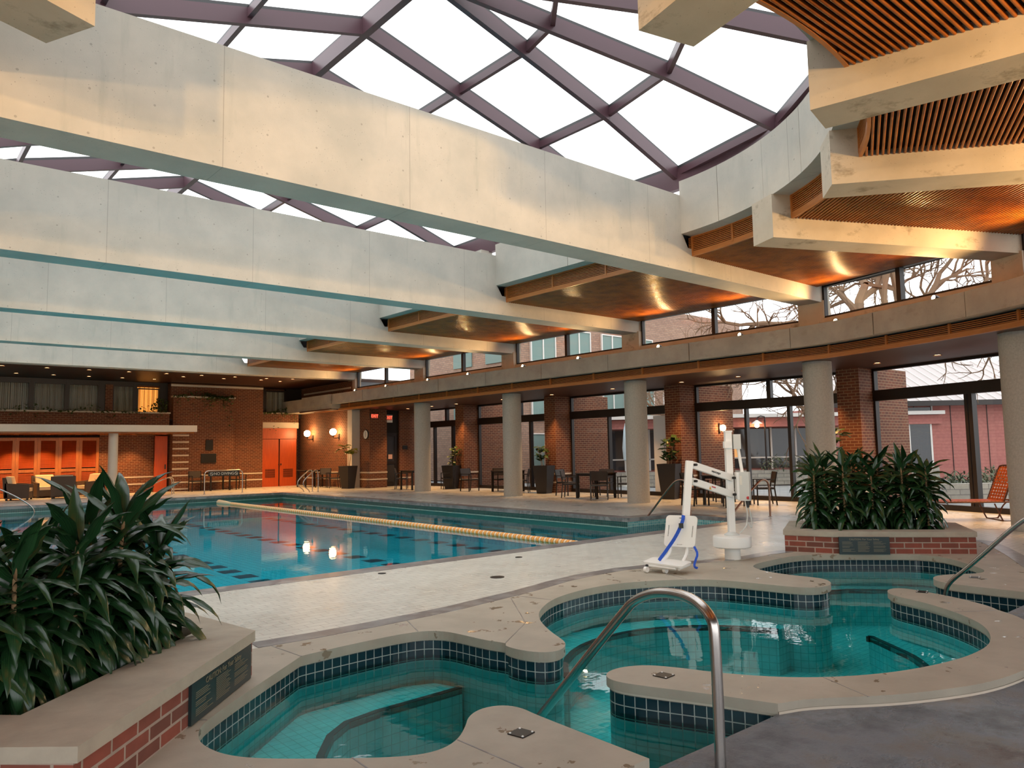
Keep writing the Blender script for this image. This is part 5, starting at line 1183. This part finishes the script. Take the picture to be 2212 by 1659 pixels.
def shr(name, label, c_, r_, n_, seed):
    rnd = random.Random(seed); mb = MB()
    for i in range(n_):
        v = Vector((rnd.gauss(0, 1), rnd.gauss(0, 1), abs(rnd.gauss(0, 1)))).normalized() * r_ * rnd.uniform(.6, 1)
        leaf(mb, (c_[0] + v.x, c_[1] + v.y, c_[2] + v.z * .7), rnd.uniform(0, 6.3), rnd.uniform(-.2, 1.4), .2, .05, .6, rnd, 2, .1)
    tag(mb.build(name, 'shrub', smooth=80), label, 'shrub')
shr('courtyard_shrub', 'grey-green shrub on the stone wall seen through the middle glass door', (27.3, 15.9, .5), .9, 260, 1); shr('courtyard_shrub', 'low green planting under the red wall at right', (32.0, 10.2, .0), .8, 200, 2); shr('courtyard_shrub', 'low green planting right of the lounge chair view', (33.3, 9.0, .0), .8, 200, 5)
# brick hotel wing beyond the far bays
hw = thing('hotel_wing', 'tall brick hotel wing with teal curtained windows beyond the far glass bays', 'building', (30, 34, 0))
MB().box(-6, 12, -3, 6, 0, 9).build('wall', 'brick_out', hw); MB().box(-8.2, -6, -14 + 0, -3, 0, 0.01).build('path', 'patio', hw)
for xx in (-5.2, -2.8, -.4, 2, 4.4):
    for zz in (.6, 2.9, 5.6):
        wf = MB().box(xx, xx + 1.5, -3.06, -3.0, zz, zz + 1.6).build('window', 'teal', hw); MB().box(xx - .05, xx, -3.1, -3, zz, zz + 1.6).box(xx + 1.5, xx + 1.55, -3.1, -3, zz, zz + 1.6).box(xx + .7, xx + .76, -3.1, -3, zz, zz + 1.6).box(xx - .05, xx + 1.55, -3.1, -3, zz - .05, zz).box(xx - .05, xx + 1.55, -3.1, -3, zz + 1.6, zz + 1.65).build('window_frame', 'white_frame', wf)
for yy in (-2.2, .4):
    for zz in (.6, 2.9, 5.6): MB().box(-6.06, -6, yy, yy + 1.5, zz, zz + 1.6).build('window', 'teal', hw)
hw.location = (28.5, 29, 0)
gw2 = facing_wall((21.3, 8.2), (24.8, 5.2), -.04, .42, 'stone', 'x', .35).build('garden_wall', 'stone'); tag(gw2, 'dark rubble garden wall low behind the strap lounge chair', 'garden wall')
for j_, (x, y) in enumerate(((22.9, 9.2), (23.8, 8.4), (24.7, 7.7), (25.6, 6.9))): shr('courtyard_shrub', ['grey-green hedge bush nearest the big dracaenas, above the rubble wall', 'second grey-green hedge bush above the rubble wall', 'grey-green hedge bush directly behind the lounge chair back', 'grey-green hedge bush at the right edge behind the column'][j_], (x, y, .1), .75, 420, 30 + j_)
# lamp post outside, and a globe for a reflection in the glass
lp = thing('courtyard_lamp', 'courtyard lantern with cone shade seen through the glass door', 'lamp post', (26.7, 16.2, 0))
MB().tube([(0, 0, 0), (0, 0, 2.5)], .035, 8).tube([(0, 0, 2.5), (0, 0, 2.62), (-.12, .1, 2.66), (-.22, .18, 2.6), (-.24, .2, 2.5)], .02, 6).build('post', 'frame', lp, smooth=True)
MB().lathe([(.03, 2.5), (.22, 2.36), (.2, 2.35)], (-.24, .2, 0), 16).build('shade', 'white_frame', lp, smooth=True); MB().lathe([(0, 2.2), (.07, 2.23), (.09, 2.3), (.05, 2.36)], (-.24, .2, 0), 14).build('bulb', 'globe', lp, smooth=True)
wl_ = thing('reflection_globe', 'added glowing globe standing in for a globe lamp reflected in the glass behind the lift mast', 'wall lamp', (20.2, 13.84, 2.05))  # globe added in place of a lamp reflection in the glass, no real lantern
MB().box(-.05, .05, -.06, 0, -.12, .14).build('back_plate', 'frame', wl_); MB().lathe([(0, -.1), (.07, -.07), (.09, 0), (.07, .07), (0, .1)], (0, -.14, .02), 14).build('globe', 'globe', wl_, smooth=True)
um = MB().lathe([(.02, 1.0), (.10, 1.05), (.13, 1.5), (.07, 2.2), (.02, 2.4)], (0, 0, 0), 14).build('closed_umbrella', 'cloth', origin=(0, 0, 0), smooth=True); um.location = (22.4, 19.6, 0); tag(um, 'closed pale blue patio umbrella behind the middle column', 'umbrella')
MB().tube([(0, 0, 0), (0, 0, 2.45)], .02, 8).lathe([(.22, 0), (.22, .06), (.03, .07)], (0, 0, 0), 20).build('pole', 'white', um)
# bare trees
def tree(name, label, loc, h, seed, r=.16, depth=5, spread=.55, az0=None, lean=0, limbs=None):
    rnd = random.Random(seed); t = MB(); tw = MB(); cnt = [0]
    def br(p, d_, L, r_, k_):
        pts = [p]; q_ = Vector(p); dd = Vector(d_)
        for i in range(4): dd = (dd + Vector((rnd.gauss(0, .16), rnd.gauss(0, .16), rnd.gauss(0, .10) + .03))).normalized(); q_ = q_ + dd * L / 4; pts.append(q_.copy())
        (t if k_ > 2 else tw).tube(pts, r_, 7 if k_ > 3 else 4, r_ * .6, caps=False)
        if k_ == 0: return
        for i in range(3 if k_ > 1 else 3):
            a = rnd.uniform(0, 6.3); perp = dd.orthogonal().normalized(); perp.rotate(Matrix.Rotation(a, 3, dd)); nd = (dd * math.cos(spread * rnd.uniform(.6, 1.4)) + perp * math.sin(spread * rnd.uniform(.7, 1.5))).normalized()
            br(pts[rnd.choice((2, 3, 4, 4))], nd, L * rnd.uniform(.62, .82), r_ * .6, k_ - 1)
    if limbs:
        t.tube([(0, 0, 0), (.05, 0, h * .2), (0, .05, h * .5)], r * 1.15, 12, r * .9, caps=False)
        for (lx, ly, lz, LL) in limbs: br(Vector((0, 0, h * .48)), Vector((lx, ly, lz)).normalized(), LL, r * .6, depth - 1)
    else: br(Vector((0, 0, 0)), Vector((lean, 0, 1)).normalized(), h * .34, r, depth)
    o = thing(name, label, 'tree', loc); t.build('trunk', 'bark', o, smooth=True); tw.build('branches', 'bark', o); return o
tree('bare_tree', 'big bare tree with thick twisted limbs outside the near clerestory window', (24.0, 11.1, -.04), 9.5, 12, .34, 6, .62, limbs=[(.76, -.65, .28, 2.9), (.9, -.3, .5, 2.6), (.5, -.8, .55, 2.6), (-.7, .6, .5, 2.2), (.1, .1, 1, 2.2)])
tree('bare_tree', 'slender bare tree behind the white clerestory panes', (26.5, 14.2, -.04), 9.5, 5, .13, 5)
tree('bare_tree', 'thin bare tree in the courtyard by the low building', (24.6, 16.6, -.04), 6.5, 8, .09, 5, .45)
tree('bare_tree', 'far bare tree over the low roof', (31, 24, -.04), 9, 15, .13, 5)
tree('bare_tree', 'bare tree rising beyond the red clad building', (38, 16, -.04), 9, 21, .15, 5)
